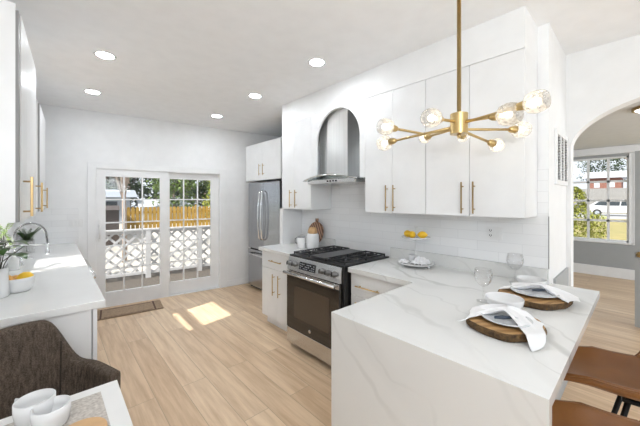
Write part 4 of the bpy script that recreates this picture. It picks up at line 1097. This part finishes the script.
# sheds and neighbour house
t = thing('garden_shed', 'dark brown board shed behind the patio railing at left', 'shed', BW @ Vector((-.2, 6.3, -.95)), BA)
o = MB(); o.box(-1.4, .78, 5.6, 7.4, -.95, 1.18, mtx=BW); o.build('wall', M['brownshed'], t)
o = MB(); o.prism([(5.5, 1.18), (6.5, 1.30), (7.5, 1.18)], -1.5, .80, 'x', mtx=BW); o.build('roof', M['brownshed'], t)
t = thing('neighbour_house', 'pale blue-grey sided house beyond the garden', 'house', BW @ Vector((-1, 13, -.95)), BA)
o = MB(); o.box(-6, 1.3, 11.5, 16, -.95, 1.6, mtx=BW)
o.build('wall', M['siding'], t)
o = MB(); o.prism([(11.2, 1.6), (13.7, 2.0), (16.3, 1.6)], -6.3, 1.6, 'x', mtx=BW); o.build('roof', M['siding'], t)
for s0 in (-.6, .5):
    o = MB(); o.box(s0 - .3, s0 + .3, 11.47, 11.5, .7, 1.4, mtx=BW); o.build('window', M['carglass'], t)
t = thing('garage', 'low white-roofed garage behind the picket fence', 'garage', BW @ Vector((3.2, 12, -.95)), BA)
o = MB(); o.box(1.8, 3.6, 11, 13, -.95, 1.15, mtx=BW); o.build('wall', M['whiteroof'], t)
o = MB(); o.prism([(10.8, 1.15), (12, 1.5), (13.2, 1.15)], 1.6, 3.8, 'x', mtx=BW); o.build('roof', M['whiteroof'], t)

def foliage(c, rad, n, sz, seed, shape='ball', flat=1.0):
    o = MB(); rnd = random.Random(seed); c = Vector(c)
    for _ in range(n):
        while True:
            p = Vector((rnd.uniform(-1, 1), rnd.uniform(-1, 1), rnd.uniform(-1, 1)))
            if p.length < 1: break
        p = p.normalized() * (p.length ** .45)
        if shape == 'cone':
            h = (p.z + 1) / 2; p = Vector((p.x * (1.05 - h * .85), p.y * (1.05 - h * .85), p.z))
        lump = 1 + .22 * math.sin(p.x * 7 + seed) * math.sin(p.y * 6) + .15 * math.sin(p.z * 9 + seed)
        q = c + Vector((p.x * rad[0], p.y * rad[1], p.z * rad[2])) * lump
        d = Vector((rnd.uniform(-1, 1), rnd.uniform(-1, 1), rnd.uniform(-.6, 1)))
        o.leaf(q, d, sz * rnd.uniform(.6, 1.3), sz * .55, fold=.2, droop=.2)
    return o
def tree(name, lab, base, crown, rad, n, sz, seed, m, trunk=True, shape='ball', grp=None, tr=.09):
    t = thing(name, lab, 'tree' if 'tree' in name else 'bush', base, 0, grp)
    if trunk:
        o = MB(); b = Vector(base); c = Vector(crown); o.tube([b, b.lerp(c, .5) + Vector((.05, 0, 0)), c], [tr, tr * .7, tr * .4], 8); o.build('trunk', M['twigs'], t)
    foliage(crown, rad, n, sz, seed, shape).build('foliage', m, t, recalc=False)
    return t
def bw(s, t_, z): return tuple(BW @ Vector((s, t_, z)))
def bare_tree(lab, base, h, seed, m, r0=.1, spread=1.0, name='bare_tree', depth=4, k0=.55, grp=None, lean=0):
    t = thing(name, lab, 'tree', base, 0, grp); rnd = random.Random(seed)
    tr = MB(); br = MB()
    def grow(p, d, l, r, lev):
        q = p + d * l * .5 + Vector((rnd.uniform(-1, 1), rnd.uniform(-1, 1), 0)) * l * .05; e = p + d * l
        (tr if lev == 0 else br).tube([p, q, e], [r, r * .85, r * .65], 6 if lev else 10)
        if lev >= depth: return
        for k in range(3 if lev else 4):
            a = rnd.uniform(0, 2 * PI); s = rnd.uniform(.4, .95) * spread
            nd = (d + Vector((math.cos(a) * s, math.sin(a) * s, rnd.uniform(-.1, .35)))).normalized()
            grow(p + d * l * (rnd.uniform(.6, 1.0) if lev else rnd.uniform(.9, 1.0)), nd, l * rnd.uniform(.5, .8), r * .55, lev + 1)
    grow(Vector(base), Vector((lean, 0, 1)).normalized(), h * k0, r0, 0)
    tr.build('trunk', m, t); br.build('branches', m, t)
bare_tree('pale-barked bare tree in front of the shed, behind the railing', bw(.86, 4.2, -.95), 4.5, 5, M['paletrunk'], .07, .8, k0=.58)
G_ = 'trees beyond the garden'
tree('bushy_tree', 'dark green tree in the middle beyond the picket fence', bw(3.0, 10.5, -.95), bw(3.0, 10.5, 2.2), (1.0, .9, 1.1), 900, .22, 1, M['bushgreen'], grp=G_)
tree('bushy_tree', 'yellow-green tree behind the right end of the picket fence', bw(5.0, 9.0, -.95), bw(5.0, 9.0, 1.3), (.8, .8, 1.6), 1000, .2, 2, M['bushyellow'], grp=G_)
tree('bushy_tree', 'rusty autumn tree at the right side of the patio door', bw(5.9, 6.2, -.95), bw(5.9, 6.2, 1.5), (.75, .7, 1.7), 1100, .18, 3, M['bushrust'], grp=G_)
tree('evergreen_tree', 'dark evergreen behind the garage, middle of the door', bw(4.4, 14.8, -.95), bw(4.4, 14.8, 3.0), (1.7, 1.2, 1.9), 1200, .3, 4, M['bushdark'], grp=G_)
tree('evergreen_tree', 'tall dark evergreen over the neighbour house roof', bw(1.5, 18.0, -.95), bw(1.5, 18.0, 3.8), (2.2, 1.6, 2.6), 1500, .34, 6, M['bushdark'], grp=G_)
tree('bushy_tree', 'brown leafless-looking thicket behind the house at left', bw(-.6, 19.5, -.95), bw(-.6, 19.5, 4.4), (2.0, 1.2, 2.6), 1400, .3, 7, M['twigs'], grp=G_)
tree('bushy_tree', 'mottled olive thicket far behind the picket fence', bw(7.0, 17.0, -.95), bw(7.0, 17.0, 3.0), (2.6, 1.4, 2.8), 1700, .32, 8, M['bushgreen'], grp=G_)
tree('bushy_tree', 'brown woodland clump on the right beyond the rusty tree', bw(9.0, 14.0, -.95), bw(9.0, 14.0, 2.4), (2.0, 1.4, 2.8), 1500, .3, 9, M['twigs'], grp=G_)
for k, (s0, t0, z0, rx, m_, lab) in enumerate([(.3, 22, 4.0, 2.4, 'twigs', 'brown thicket far behind the shed, top left of the door'), (3.4, 22, 3.4, 2.6, 'bushdark', 'dark woodland clump high behind the garage'),
        (7.2, 22, 3.6, 2.8, 'twigs', 'brown woodland clump far behind the fence middle'), (11.0, 20, 3.4, 3.0, 'bushdark', 'dark woodland clump at the far right of the door'), (6.3, 12.5, 2.3, 1.3, 'bushgreen', 'olive leafy tree right of the garage')]):
    tree('woodland_tree', lab, bw(s0, t0, -.95), bw(s0, t0, z0), (rx, 1.5, 3.6 if k < 4 else 2.4), 2300, .36 if k < 4 else .22, 40 + k, M[m_], grp=G_, tr=.2)
# shrub outside the left window
tree('garden_shrub', 'light green shrub outside the left window', (-1.0, 7.6, -.95), (-1.0, 7.6, .9), (.75, .8, 1.0), 1600, .13, 12, M['bushgreen'])
tree('garden_shrub', 'pale yellow-green shrub farther outside the left window', (-2.6, 8.0, -.95), (-2.6, 8.0, .9), (1.1, .9, 1.2), 1600, .15, 13, M['bushyellow'])

# ------------------------------------------------------------ outdoors: street side through the far window
tree('conical_shrub', 'yellow-green conical evergreen outside the next room window', (14.6, 1.60, -.2), (14.6, 1.60, .88), (.62, .55, 1.15), 2600, .10, 21, M['bushyellow'], False, 'cone')
tree('garden_shrub', 'small round shrub to the right of the conical evergreen', (15.2, 1.18, -.2), (15.2, 1.18, .42), (.30, .30, .60), 900, .09, 22, M['bushyellow'], False)
struct(Box(36, 49, -30, 35, -.2, -.17).build('ground_street', M['asphalt']))
struct(Box(51, 51.4, -12, 14, -.2, 2.9).build('wall_street', M['wallext']))
t = thing('parked_car', 'white SUV parked in the street outside the far window', 'car', (42.3, 1.7, -.17))
CY = 1.7; X0 = 41.45
side = [(-2.3, .30), (-2.32, .75), (-2.15, .95), (-1.3, 1.05), (-.75, 1.50), (-.3, 1.58), (1.35, 1.56), (2.0, 1.08), (2.25, .98), (2.3, .35)]
o = MB(); o.prism([(CY + y, z - .17) for y, z in side], X0, X0 + 1.7, 'x'); o.build('body', M['carwhite'], t, bevel=.06)
for poly in ([(-1.08, 1.06), (-.68, 1.44), (-.32, 1.50), (-.25, 1.05)], [(-.17, 1.05), (-.22, 1.50), (.62, 1.50), (.66, 1.05)], [(.74, 1.05), (.70, 1.50), (1.28, 1.48), (1.72, 1.08)]):
    o = MB(); o.prism([(CY + y, z - .17) for y, z in poly], X0 - .015, X0 + .01, 'x'); o.build('side_window', M['carglass'], t)
for y in (-1.45, 1.45):
    o = MB(); o.cyl((X0 - .02, CY + y, .16), (X0 + .25, CY + y, .16), .34, seg=24); wh = o.build('wheel', M['tyre'], t)
    o = MB(); o.cyl((X0 - .03, CY + y, .16), (X0 - .01, CY + y, .16), .19, seg=20); o.build('rim', M['chrome'], wh)
t = thing('brick_house', 'red brick house with pale roof across the street', 'house', (71, 4.2, -.2))
Box(68, 75, 2.3, 6.3, -.2, 5.2).build('wall', M['brick'], t)
o = MB(); o.prism([(67.4, 5.1), (71.5, 6.4), (75.6, 5.1)], 1.4, 7.0, 'y'); o.build('roof', M['whiteroof'], t)
for y in (3.4, 5.2):
    Box(67.95, 68.0, y - .35, y + .35, 3.5, 4.6).build('window', M['whiteroof'], t)
tree('evergreen_tree', 'dark evergreen rising behind the brick house', (84, 5.5, -.2), (84, 5.5, 8.2), (3.6, 3.4, 4.2), 2200, .5, 31, M['bushdark'])
tree('evergreen_tree', 'second evergreen at the left of the brick house', (60, 9.2, -.2), (60, 9.2, 5.6), (1.5, 1.5, 3.4), 1100, .4, 33, M['bushdark'])
bare_tree('bare branching tree right of the brick house', (54, .6, -.2), 12, 11, M['twigs'], .28, .95, k0=.4)
bare_tree('bare tree seen in the second far window', (53, -2.2, -.2), 11, 15, M['twigs'], .26, .9, k0=.4)
